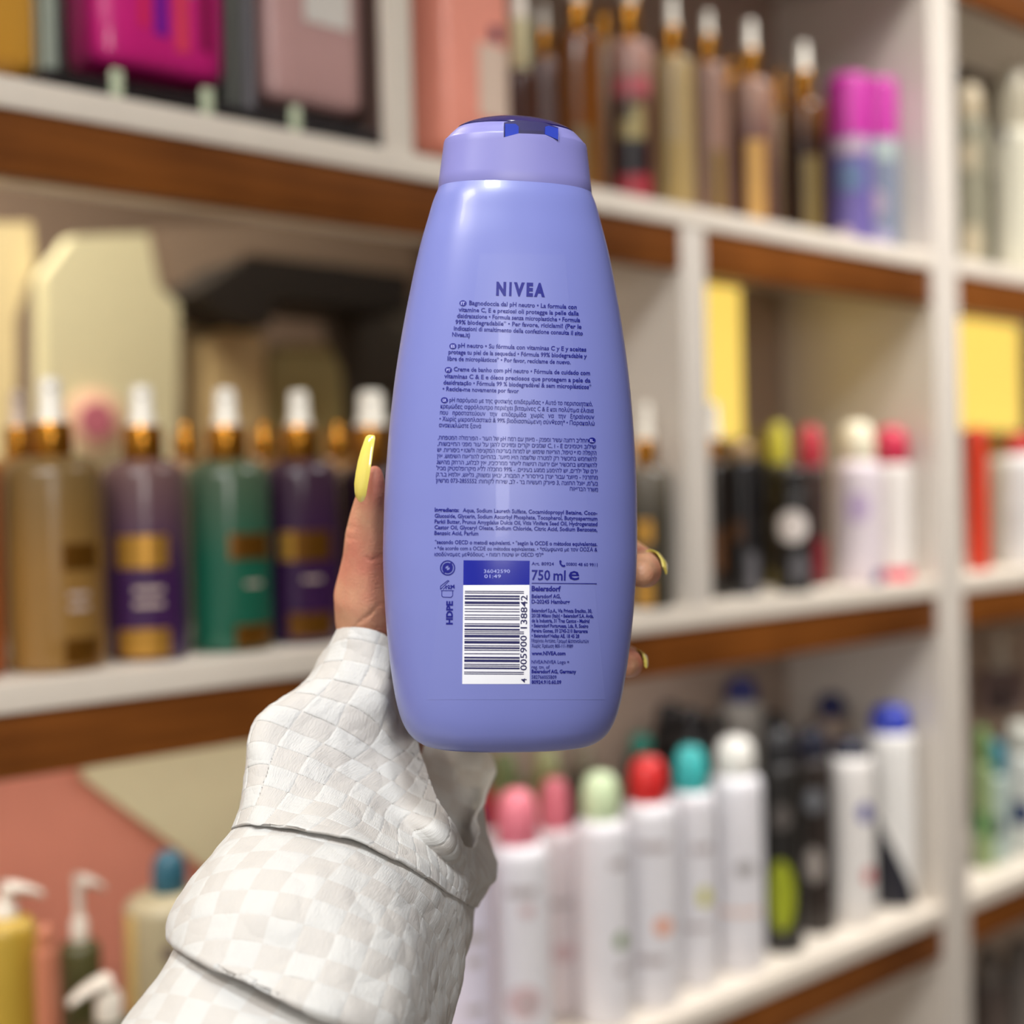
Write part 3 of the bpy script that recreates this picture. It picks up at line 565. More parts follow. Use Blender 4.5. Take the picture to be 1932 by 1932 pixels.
# ---- printing that lies on the curved surface
Bi = BM.inverted()
ro = np.array(Bi @ CAM); Br = np.array(Bi.to_3x3() @ rgt); Bu = np.array(Bi.to_3x3() @ up); Bf = np.array(Bi.to_3x3() @ fwd)
def surf(px, py, eps=.0001):
    px = np.asarray(px, float); py = np.asarray(py, float)
    D = Bf[None] + np.outer((px - 966) / FPX, Br) + np.outer((966 - py) / FPX, Bu)
    y = np.full(len(px), -.028)
    for _ in range(12):
        t = (y - ro[1]) / D[:, 1]; x = ro[0] + D[:, 0] * t; z = ro[2] + D[:, 2] * t; y = hsurf(x, z) - eps
    return np.stack([x, y, z], 1)
def mesh_px(name, V, F, m, eps, parent=held):
    P = surf([v[0] for v in V], [v[1] for v in V], eps)
    me = bpy.data.meshes.new(name); me.from_pydata([tuple(p) for p in P], [], F); me.materials.append(m)
    for p_ in me.polygons: p_.use_smooth = False
    o = bpy.data.objects.new(name, me); COL.objects.link(o); o.parent = parent; return o
def grid_px(c, nx, ny):            # c: corners tl, tr, br, bl
    V = []; F = []
    for j in range(ny + 1):
        for i in range(nx + 1):
            u = i / nx; v = j / ny
            V.append(tuple((c[0][k] * (1 - u) + c[1][k] * u) * (1 - v) + (c[3][k] * (1 - u) + c[2][k] * u) * v for k in (0, 1)))
    for j in range(ny):
        for i in range(nx):
            a = j * (nx + 1) + i; F.append((a, a + nx + 1, a + nx + 2, a + 1))
    return V, F
def patch_px(name, c, nx, ny, m, eps, parent=held):
    V, F = grid_px(c, nx, ny); return mesh_px(name, V, F, m, eps, parent)
INK = mat('dark blue ink', (14, 20, 124), .45); INK.node_tree.nodes['Principled BSDF'].inputs['Specular IOR Level'].default_value = .4
BLK = mat('blue black ink', (20, 22, 84), .45)
FILM = mat('lavender label film', (117, 125, 190), .37, coat=.08, spec=.5, var=.02, vscale=8)
film = patch_px('label_film', [(905, 478), (1066, 480), (1142, 1320), (806, 1320)], 40, 80, FILM, .00006)
for p_ in film.data.polygons: p_.use_smooth = True
def text_geo(s, bold=0, font=None):
    twice = any(0x370 <= ord(c) < 0x600 for c in s)
    if twice:                      # these outlines only fill cleanly when not thickened: print them twice, a hair apart
        bold = 0
        for a_, b_ in (('π', 'п'), ('ת', 'ח'), ('ד', 'ר')): s = s.replace(a_, b_)
    cu = bpy.data.curves.new('t', 'FONT'); cu.body = s; cu.size = 1; cu.resolution_u = 2; cu.offset = bold
    o = bpy.data.objects.new('t', cu); COL.objects.link(o); bpy.context.view_layer.update()
    me = bpy.data.meshes.new_from_object(o); V = [tuple(v.co[:2]) for v in me.vertices]; F = [tuple(p_.vertices) for p_ in me.polygons]
    bpy.data.objects.remove(o); bpy.data.meshes.remove(me); bpy.data.curves.remove(cu)
    if twice: n_ = len(V); V = V + [(v[0] + .03, v[1] + .008) for v in V]; F = F + [tuple(i + n_ for i in f) for f in F]
    return V, F
def place_line(s, a, b, size, bold=.012, rotated=False, narrow=True):
    # baseline from pixel a to pixel b; size = pixels per unit of type height
    V, F = text_geo(s, bold)
    if not V: return [], []
    x0 = min(v[0] for v in V); x1 = max(v[0] for v in V)
    ax, ay = a; bx_, by_ = b; L = math.hypot(bx_ - ax, by_ - ay); ux, uy = (bx_ - ax) / L, (by_ - ay) / L
    nx, ny = uy, -ux
    sc = L / (x1 - x0)
    return [(ax + ux * (v[0] - x0) * sc + nx * v[1] * size, ay + uy * (v[0] - x0) * sc + ny * v[1] * size) for v in V], F
def block(name, lines, m=INK, eps=.00018, label=None):
    VV = []; FF = []
    for ln in lines:
        V, F = place_line(*ln[:4], **(ln[4] if len(ln) > 4 else {}))
        k = len(VV); VV += V; FF += [tuple(i + k for i in f) for f in F]
    o = mesh_px(name, VV, FF, m, eps)
    if label: o['label'] = label
    return o
block('brand_lettering', [(c, (x0, 555.8 + (x0 - 936) * .03), (x1, 555.8 + (x1 - 936) * .03), 33, dict(bold=.06)) for c, x0, x1 in (('N', 936, 954.5), ('I', 960.5, 965), ('V', 969, 989.5), ('E', 993, 1005.5), ('A', 1007.5, 1028))], label='dark blue brand word near the top of the label')
def para(lines, p0, p1, q0, q1, size, last=None, **k):
    # p0, p1: left and right end of the first baseline; q0, q1: of the last one
    n = len(lines); out = []
    for i, s in enumerate(lines):
        v = i / (n - 1) if n > 1 else 0
        a = (p0[0] + (q0[0] - p0[0]) * v, p0[1] + (q0[1] - p0[1]) * v); b = (p1[0] + (q1[0] - p1[0]) * v, p1[1] + (q1[1] - p1[1]) * v)
        if i == n - 1 and last:
            w = last; b = (a[0] + (b[0] - a[0]) * w, a[1] + (b[1] - a[1]) * w)
        out.append((s, a, b, size, k))
    return out
def badge(cx, cy, s):
    N = 22; V = [(cx, cy)] + [(cx + 6.8 * math.cos(2 * math.pi * i / N), cy + 5.6 * math.sin(2 * math.pi * i / N)) for i in range(N)]
    F = [(0, i + 1, (i + 1) % N + 1) for i in range(N)]
    mesh_px('language_badge', V, [f[::-1] for f in F], INK, .00016)
    V, F = place_line(s, (cx - 3.8, cy + 2.9), (cx + 3.8, cy + 2.9), 7.6, bold=.03)
    mesh_px('badge_letters', V, F, mat('lavender lettering', (160, 164, 226), .4), .00026)
TX = dict(bold=.022)
L = [('Bagnodoccia dal pH neutro • La formula con', (885, 575), (1088, 583), 11.6, TX)]
L += para(['vitamine C, E e preziosi oli protegge la pelle dalla', 'disidratazione • Formula senza microplastiche • Formula', '99% biodegradabile* • Per favore, riciclami! (Per le', 'indicazioni di smaltimento della confezione consulta il sito', 'Nivea.it)'],
          (865, 587.5), (1092, 595), (853, 634.5), (1102, 645), 11.4, last=.135, **TX)
block('description_text', L); badge(873.5, 572, 'IT')
L = [('pH neutro • Su fórmula con vitaminas C y E y aceites', (864, 655), (1106, 663), 11.6, TX)]
L += para(['protege tu piel de la sequedad • Fórmula 99% biodegradable y', 'libre de microplásticos* • Por favor, recíclame de nuevo.'], (846, 667.5), (1107, 675.5), (844, 680), (1110, 688), 11.4, last=.875, **TX)
block('description_text', L); badge(854.5, 653, 'ES')
L = [('Creme de banho com pH neutro • Fórmula de cuidado com', (856, 700), (1113, 707.5), 11.6, TX)]
L += para(['vitaminas C & E e óleos preciosos que protegem a pele da', 'desidratação • Fórmula 99 % biodegradável & sem microplásticos*', '• Recicle-me novamente por favor'], (838, 713), (1114, 721.5), (835, 737), (1117, 746), 11.6, last=.51, **TX)
block('description_text', L); badge(846, 698, 'PT')
L = [('pH παρόμοιο με της φυσικής επιδερμίδας • Αυτό το περιποιητικό,', (848, 758), (1118, 766), 11.8, TX)]
L += para(['κρεμώδες αφρόλουτρο περιέχει βιταμίνες C & E και πολύτιμα έλαια', 'που   προστατεύουν   την   επιδερμίδα   χωρίς   να   την   ξηραίνουν', '• Χωρίς μικροπλαστικά & 99% βιοδιασπώμενη σύνθεση* • Παρακαλώ', 'ανακυκλώστε ξανά'], (831, 770), (1120, 778.5), (828, 805.5), (1123, 815), 11.8, last=.27, **TX)
block('description_text', L); badge(838.5, 755, 'GR')
def heb(s):                        # visual order for right to left lines
    out = []; run = ''
    for w in s.split(' ')[::-1]:
        out.append(w if (w and w[0].isascii()) else w[::-1])
    return ' '.join(out)
HB = ['תחליב רחצה עשיר ומפנק - מאוזן עם רמת pH של העור - הפורמולה המטפחת,', 'שילוב ויטמינים E - ו C, שמנים יקרים ומזינים להגן על עור מפני התייבשות,', 'הקפלה סוף טיפול, הוראות שימוש: יש למרוח בעדינות המקציפה ולשטוף ביסודיות. יש',
      'להשתמש בתכשיר רק למטרה שלשמה הוא מיועד. בהתאם להוראות השימוש. אין', 'להשתמש בתכשיר אם ידועה רגישות לאחד ממרכיביו, אין לבלוע, הרחק מהישג', 'ידם של ילדים, יש להימנע ממגע בעיניים. - 99% מתכלה ללא מיקרופלסטיק מכיל',
      'מחזרני! - מיוצר עבור יצרן ביירסדורף, המבורג, יבואן ומשווק, גלאש, אלמא ב.ד.ק', 'בע"מ, אצל החוצה 3, פארק תעשיות בר - לב, שירות לקוחות: 073-2855552 מרשיון']
L = para([heb(h) for h in HB], (826, 829), (1110, 835), (822, 910), (1128, 916), 11.6, bold=.016)
for i in range(1, len(L)): L[i] = (L[i][0], L[i][1], (1124 + i * .6, L[i][2][1]), L[i][3], L[i][4])
L.append((heb('משרד הבריאות'), (1075, 925.5), (1128, 927.5), 11.6, TX))
block('description_text', L); badge(1117, 831, 'IL')
L = [('Ingredients:', (820, 965), (866, 966), 10.6, dict(bold=.035)), ('Aqua, Sodium Laureth Sulfate, Cocamidopropyl Betaine, Coco-', (873, 966), (1127, 971.5), 10.6, TX)]
L += para(['Glucoside, Glycerin, Sodium Ascorbyl Phosphate, Tocopherol, Butyrospermum', 'Parkii Butter, Prunus Amygdalus Dulcis Oil, Vitis Vinifera Seed Oil, Hydrogenated', 'Castor Oil, Glyceryl Oleate, Sodium Chloride, Citric Acid, Sodium Benzoate,', 'Benzoic Acid, Parfum'],
          (820, 976.5), (1127, 982), (819.5, 1009), (1127, 1013), 10.6, last=.27, **TX)
block('ingredient_text', L)
L = para(['*secondo OECD o metodi equivalenti. • *según la OCDE o métodos equivalentes.', '• *de acordo com a OCDE ou métodos equivalentes. • *σύμφωνα με τον ΟΟΣΑ &', 'ισοδύναμες μεθόδους. • ' + heb('או שיטות דומות') + ' OECD ' + heb('לפי') + '*'], (820, 1026), (1127, 1030), (819.5, 1049), (1127, 1051), 10.6, last=.67, **TX)
block('ingredient_text', L)
# right column
NB = dict(bold=.012); BB = dict(bold=.03)
block('article_text', [('Art. 80924', (1003, 1066), (1045, 1067), 8.6, NB), ('00800 48 60 9911', (1068, 1067), (1127, 1068.5), 8.4, NB)])
ph = [(1055, 1058), (1058, 1056.5), (1060, 1060), (1058.5, 1061.5), (1060, 1065), (1063, 1066.5), (1065, 1065), (1067, 1068), (1064.5, 1070), (1060, 1069), (1056, 1064)]
mesh_px('phone_symbol', ph, [tuple(range(len(ph)))[::-1]], INK, .00018)
block('volume_text', [('750', (1003, 1094), (1038, 1094.5), 27, dict(bold=.018)), ('ml', (1044, 1094.5), (1067, 1095), 27, dict(bold=.018)), ('e', (1073, 1094), (1093, 1094), 36, dict(bold=.012))], label='750 ml volume mark')
patch_px('divider_line', [(1003, 1099.5), (1126, 1100.5), (1126, 1102), (1003, 1101)], 12, 1, INK, .00018)
L = [('Beiersdorf', (1003, 1115), (1058, 1115.5), 13.5, dict(bold=.045)), ('Beiersdorf AG,', (1003, 1128.5), (1058, 1128.5), 10.4, BB), ('D-20245 Hamburg', (1003, 1138.5), (1075, 1139), 10.4, BB)]
y = 1155
for s, w in (('Beiersdorf S.p.A., Via Privata Eraclito, 30,', 114), ('20128 Milano (Italy) • Beiersdorf S.A. Avda.', 117), ('de la Industria, 31 Tres Cantos - Madrid', 109), ('• Beiersdorf Portuguesa, Lda. R. Soeiro', 107), ('Pereira Gomes, 59 2745-210 Barcarena', 106), ('• Beiersdorf Hellas AE, 18 45 28', 90), ('Μαρίνου Αντύπα, Γραμμή Καταναλωτών', 108), ('Χωρίς Χρέωση 800-111-9989', 78)):
    L.append((s, (1003, y), (1003 + w, y + 1), 9.6, dict(bold=.03))); y += 9.5
L.append(('www.NIVEA.com', (1003, 1236), (1067, 1236), 10.2, dict(bold=.035)))
for s, yy, w, b in (('NIVEA/NIVEA Logo =', 1252, 71, .008), ('reg. tm. of', 1261.5, 34, .008), ('Beiersdorf AG, Germany', 1270, 84, .035), ('582766055B09', 1280.5, 47, .012), ('80924.910.60.09', 1290, 56, .03)):
    L.append((s, (1003, yy), (1003 + w, yy + .3), 9.6, dict(bold=b)))
block('address_text', L)
# blue field, white bar code field
BLUE = mat('deep blue print', (22, 34, 150), .22, coat=.4)
patch_px('blue_field', [(874.5, 1057), (999.5, 1058), (999, 1103.5), (874, 1104)], 20, 8, BLUE, .00012)
WHT = mat('white print', (232, 234, 242), .4)
patch_px('barcode_field', [(874, 1104), (999, 1103.5), (999.5, 1290.5), (872, 1290.5)], 20, 20, WHT, .00012)
block('batch_number', [('36042590', (913, 1081), (962, 1081), 9.5, dict(bold=-.004)), ('01:49', (914, 1090.5), (945, 1090.5), 9.5, dict(bold=-.004))], mat('pale batch ink', (170, 180, 240), .5), .0002)
Lc = ['0001101', '0011001', '0010011', '0111101', '0100011', '0110001', '0101111', '0111011', '0110111', '0001011']
Gc = [''.join('1' if c == '0' else '0' for c in s)[::-1] for s in Lc]; Rc = [''.join('1' if c == '0' else '0' for c in s) for s in Lc]
code = '4005900138842'; par = 'LGLLGG'
bits = '101' + ''.join((Lc if p_ == 'L' else Gc)[int(d)] for d, p_ in zip(code[1:7], par)) + '01010' + ''.join(Rc[int(d)] for d in code[7:]) + '101'
y0_, y1_ = 1272, 1114.5
i = 0
while i < 95:
    if bits[i] == '1':
        j = i
        while j < 95 and bits[j] == '1': j += 1
        ya = y0_ + (y1_ - y0_) * i / 95 + .2; yb = y0_ + (y1_ - y0_) * j / 95 + .1
        xr = 988.5 if (i < 3 or i > 91 or 45 <= i < 50) else 980.5
        xl = 875.6 + (1272 - ya) / 157 * 1.4
        patch_px('barcode_bar', [(xl, yb), (xr, yb + .6), (xr, ya + .6), (xl, ya)], 10, 1, BLK, .00018)
        i = j
    else: i += 1
block('barcode_digits', [('4', (993.5, 1288), (993.5, 1280), 15, NB), ('005900', (993.8, 1265), (993.8, 1199), 17.5, NB), ('138842', (994.2, 1186), (995, 1123), 17.5, NB)], BLK, .0002)
block('material_mark', [('HDPE', (853.5, 1178.5), (854, 1134), 16.5, dict(bold=.05))])
# green dot and opened jar symbols
def ring_px(cx, cy, r0, r1, a0=0, a1=360, N=40, ry=1.0):
    V = []; F = []
    for i in range(N + 1):
        a = math.radians(a0 + (a1 - a0) * i / N)
        for r in (r0, r1): V.append((cx + r * math.cos(a), cy + r * ry * math.sin(a)))
    for i in range(N): F.append((2 * i, 2 * i + 2, 2 * i + 3, 2 * i + 1))
    return V, F
def multi(name, parts, m, eps):
    VV = []; FF = []
    for V, F in parts:
        k = len(VV); VV += V; FF += [tuple(i + k for i in f) for f in F]
    return mesh_px(name, VV, FF, m, eps)
cx, cy = 844.5, 1071.5
parts = [ring_px(cx, cy, 12.2, 14.4)]
for sgn in (0, 180):
    V, F = ring_px(cx, cy, 4.2, 10, 150 + sgn, 300 + sgn, 16); parts.append((V, F))
    a = math.radians(300 + sgn); c_, s_ = math.cos(a), math.sin(a)
    tri = [(cx + 1 * c_, cy + 1 * s_), (cx + 13 * c_, cy + 13 * s_), (cx + 7 * c_ - 8 * s_, cy + 7 * s_ + 8 * c_)]
    parts.append((tri, [(0, 1, 2)]))
multi('recycling_symbol', parts, INK, .00018)
def seg_px(a, b, w=1.3):
    dx, dy = b[0] - a[0], b[1] - a[1]; L_ = math.hypot(dx, dy); nx, ny = -dy / L_ * w / 2, dx / L_ * w / 2
    return [(a[0] + nx, a[1] + ny), (b[0] + nx, b[1] + ny), (b[0] - nx, b[1] - ny), (a[0] - nx, a[1] - ny)], [(0, 1, 2, 3)]
jar = [((833.5, 1115), (833.5, 1124.5)), ((833.5, 1124.5), (836, 1126.5)), ((836, 1126.5), (851, 1127)), ((851, 1127), (854, 1124)), ((854, 1124), (854, 1115)), ((832, 1114.5), (856, 1114.5)),
       ((831, 1112), (847, 1096)), ((831, 1112), (831, 1106)), ((831, 1106), (845, 1095)), ((845, 1095), (847.5, 1096.5)), ((836, 1112), (842, 1106)), ((842, 1106), (852, 1112))]
parts = [seg_px(a, b) for a, b in jar]; V, F = place_line('12M', (841, 1111.5), (858, 1110), 10, bold=.03); parts.append((V, F))
multi('opened_jar_symbol', parts, INK, .00018)
# ------------------------------------------------------------------ the hand, the arm and the sleeve
person = thing('person', 'hand with long yellow nails in a white checked sleeve holding the lavender bottle', 'person', cp(690, 1500, .55))
PMI = person.matrix_world.copy(); PMI.translation = person.location; PMI = PMI.inverted()
def px2m(d): return d / FPX
def chain(bm, pts):                # pts: (px, py, depth, radius in px)
    P = [(cp(x, y, d), r * d / FPX) for x, y, d, r in pts]
    def add(c, r):
        bmesh.ops.create_icosphere(bm, subdivisions=3, radius=r, matrix=Matrix.Translation(PMI @ c))
    for (a, ra), (b, rb) in zip(P, P[1:]):
        n = max(2, int((b - a).length / (min(ra, rb) * .22)))
        for i in range(n): v = i / n; add(a.lerp(b, v), ra + (rb - ra) * v)
    add(*P[-1])
bm = bmesh.new()
# thumb, thenar, wrist, forearm
chain(bm, [(707, 893, .535, 16), (705, 905, .536, 21), (702, 925, .538, 26), (697, 950, .541, 30), (694, 985, .545, 37), (692, 1015, .548, 42), (692, 1055, .552, 46), (691, 1090, .556, 53), (690, 1125, .56, 61), (698, 1170, .566, 66), (712, 1220, .574, 68)])
chain(bm, [(700, 1140, .566, 55), (755, 1190, .585, 62), (790, 1230, .59, 62)])
chain(bm, [(712, 1200, .576, 66), (735, 1300, .586, 64), (690, 1460, .575, 74), (600, 1780, .525, 86)])
chain(bm, [(790, 1220, .588, 62), (772, 1310, .59, 56), (722, 1440, .582, 66), (640, 1680, .55, 86)])
# palm, fanned metacarpals
K = [(905, 985, .592), (935, 1040, .594), (945, 1100, .594), (930, 1160, .592)]
for k in K: chain(bm, [(785, 1215, .592, 60), ((780 + k[0]) / 2, (1230 + k[1]) / 2, .592, 56), (*k, 48)])
chain(bm, [(860, 1040, .592, 50), (880, 1160, .592, 54)])
# fingers round the right side of the bottle
F4 = [[(905, 985, .592, 46), (1060, 955, .602, 40), (1150, 965, .598, 37), (1170, 985, .58, 32), (1172, 1000, .562, 25)],
      [(935, 1040, .594, 47), (1090, 1030, .604, 42), (1180, 1050, .598, 38), (1211, 1068, .575, 35), (1216, 1077, .553, 33), (1209, 1082, .540, 27)],
      [(945, 1100, .594, 46), (1080, 1120, .602, 40), (1150, 1140, .596, 37), (1160, 1160, .572, 31), (1156, 1170, .556, 25)],
      [(930, 1160, .592, 42), (1060, 1205, .60, 36), (1140, 1232, .594, 33), (1182, 1246, .574, 30), (1187, 1252, .556, 27), (1180, 1256, .545, 22)]]
for f in F4: chain(bm, f)
SKIN = mat('warm skin', (208, 156, 124), .5, sss=.12, var=.10, vscale=90, bump=.25, bscale=900)
nt_ = SKIN.node_tree; b_ = nt_.nodes['Principled BSDF']          # blotches of pinker skin
old = b_.inputs['Base Color'].links[0].from_socket; tc_ = nt_.nodes.new('ShaderNodeTexCoord'); nz_ = nt_.nodes.new('ShaderNodeTexNoise')
nz_.inputs['Scale'].default_value = 38; nz_.inputs['Detail'].default_value = 3; nt_.links.new(tc_.outputs['Object'], nz_.inputs['Vector'])
rp_ = nt_.nodes.new('ShaderNodeValToRGB'); rp_.color_ramp.elements[0].position = .42; rp_.color_ramp.elements[1].position = .62
rp_.color_ramp.elements[0].color = (0, 0, 0, 1); rp_.color_ramp.elements[1].color = (.75, .75, .75, 1); nt_.links.new(nz_.outputs['Fac'], rp_.inputs[0])
mx_ = nt_.nodes.new('ShaderNodeMix'); mx_.data_type = 'RGBA'; nt_.links.new(rp_.outputs[0], mx_.inputs[0]); nt_.links.new(old, mx_.inputs[6])
mx_.inputs[7].default_value = lin((196, 116, 98)); nt_.links.new(mx_.outputs[2], b_.inputs['Base Color'])
hand = link('hand', bm, SKIN, person)
rm = hand.modifiers.new('r', 'REMESH'); rm.mode = 'VOXEL'; rm.voxel_size = .0011; rm.use_smooth_shade = True
sm = hand.modifiers.new('s', 'SMOOTH'); sm.factor = .6; sm.iterations = 9
bpy.context.view_layer.update(); dg = bpy.context.evaluated_depsgraph_get()
nm = bpy.data.meshes.new_from_object(hand.evaluated_get(dg)); hand.modifiers.clear(); hand.data = nm
if not nm.materials: nm.materials.append(SKIN)
# creases pressed into the skin
def seg_d(p, a, b):
    ab = b - a; t = max(0, min(1, (p - a).dot(ab) / ab.length_squared)); return (p - (a + ab * t)).length
CR = [[(700, 1158), (680, 1172), (666, 1186), (660, 1200)], [(716, 1140), (704, 1152), (690, 1166)], [(646, 1010), (656, 1016), (668, 1017)], [(690, 1053), (702, 1056), (716, 1052)], [(650, 990), (658, 994), (668, 994)]]
CR3 = [[PMI @ cp(x, y, .505) for x, y in c] for c in CR]
co = np.empty(len(nm.vertices) * 3); nm.vertices.foreach_get('co', co); co = co.reshape(-1, 3)
camL = np.array(PMI @ CAM)
for c in CR:
    for (xa_, ya_), (xb_, yb_) in zip(c, c[1:]):
        rel = co - camL; R3 = PMI.to_3x3()
        dpt = rel @ np.array(fwd); X = 966 + FPX * (rel @ np.array(rgt)) / dpt; Y = 966 - FPX * (rel @ np.array(up)) / dpt
        ab = np.array([xb_ - xa_, yb_ - ya_]); t_ = np.clip(((X - xa_) * ab[0] + (Y - ya_) * ab[1]) / (ab @ ab), 0, 1)
        dist = np.hypot(X - xa_ - ab[0] * t_, Y - ya_ - ab[1] * t_)
        wgt = np.exp(-(dist / 3.0) ** 2) * (dpt < .56)
        co += np.outer(wgt * .00035, np.array(fwd))
nm.vertices.foreach_set('co', co.ravel()); nm.update()
for p_ in nm.polygons: p_.use_smooth = True
# nails
NAIL = mat('yellow nail varnish', (224, 208, 100), .16, coat=.8)
def nail(name, pts, m, thick=.0011, nrm=None, cup=.35):
    # pts: (px, py, depth, half width px); a curved plate, width across the run of the nail
    P = [cp(x, y, d) for x, y, d, w in pts]; rings = []
    for i, (x, y, d, w) in enumerate(pts):
        T = (P[min(i + 1, len(P) - 1)] - P[max(i - 1, 0)]).normalized()
        N_ = Vector(nrm) - T * Vector(nrm).dot(T); N_.normalize(); S = T.cross(N_).normalized(); hw = w * d / FPX
        ring = []
        for k in range(13): a = -1 + 2 * k / 12; ring.append(PMI @ (P[i] + S * hw * a + N_ * (hw * cup * (1 - a * a) + 0)))
        for k in range(12, -1, -1): a = -1 + 2 * k / 12; ring.append(PMI @ (P[i] + S * hw * a * .96 + N_ * (hw * cup * (1 - a * a) - thick * (1 - .6 * a * a))))
        rings.append(ring)
    return link(name, loft_bm(rings), m, person)
nrm_th = (-fwd * .80 - rgt * .62)
nail('nail', [(679, 946, .5285, 4), (679, 941, .5275, 9), (680, 932, .5265, 12), (681, 915, .5255, 14), (684, 895, .525, 14.5), (688, 872, .5247, 14), (692, 852, .525, 12.5), (696, 836, .5255, 11), (698.5, 826, .526, 10), (699.5, 822, .5265, 8)], NAIL, nrm=(-fwd * .95 - rgt * .30), cup=.32)['label'] = 'long yellow thumb nail'
nail('nail', [(1216, 1046, .566, 10), (1232, 1048, .565, 15), (1245, 1055, .561, 17), (1253, 1066, .556, 15), (1255, 1076, .552, 9)], NAIL, nrm=(rgt * .8 + up * .5 + fwd * .3), cup=.4)
nail('nail', [(1200, 1232, .566, 8), (1210, 1235, .562, 10), (1217, 1241, .557, 11), (1219, 1250, .552, 9), (1219, 1256, .549, 5)], NAIL, nrm=(rgt * .8 + up * .4 + fwd * .3), cup=.4)
nail('nail', [(1176, 972, .575, 8), (1187, 978, .57, 10), (1196, 987, .566, 9), (1200, 996, .562, 5)], NAIL, nrm=(rgt * .8 + up * .4 + fwd * .3), cup=.4)
nail('nail', [(1160, 1152, .575, 7), (1170, 1156, .57, 9), (1174, 1166, .563, 9), (1174, 1174, .558, 5)], NAIL, nrm=(rgt * .8 + up * .4 + fwd * .3), cup=.4)
# sleeve: rings through four given points (left, front, right, back)
def cloth_mat():
    m = bpy.data.materials.new('white checked cloth'); m.use_nodes = True; nt = m.node_tree; b = nt.nodes['Principled BSDF']
    uv = nt.nodes.new('ShaderNodeUVMap'); uv.uv_map = 'weave'
    ck = nt.nodes.new('ShaderNodeTexChecker'); ck.inputs['Scale'].default_value = 1
    ck.inputs[1].default_value = lin((190, 190, 188)); ck.inputs[2].default_value = lin((184, 181, 177))
    nt.links.new(uv.outputs[0], ck.inputs[0])
    nz = nt.nodes.new('ShaderNodeTexNoise'); nz.inputs['Scale'].default_value = 60; nt.links.new(uv.outputs[0], nz.inputs['Vector'])
    mp = nt.nodes.new('ShaderNodeMapping'); mp.inputs['Scale'].default_value = (9, 1.6, 1); nt.links.new(uv.outputs[0], mp.inputs[0])
    n2 = nt.nodes.new('ShaderNodeTexNoise'); n2.inputs['Scale'].default_value = 2.2; n2.inputs['Detail'].default_value = 5; n2.inputs['Distortion'].default_value = .6
    nt.links.new(mp.outputs[0], n2.inputs['Vector'])
    bp = nt.nodes.new('ShaderNodeBump'); bp.inputs['Strength'].default_value = .5; bp.inputs['Distance'].default_value = .0007
    nt.links.new(n2.outputs['Fac'], bp.inputs['Height']); nt.links.new(bp.outputs[0], b.inputs['Normal'])
    nt.links.new(ck.outputs[0], b.inputs['Base Color']); b.inputs['Roughness'].default_value = .62
    b.inputs['Sheen Weight'].default_value = .15
    return m
CLOTH = cloth_mat()
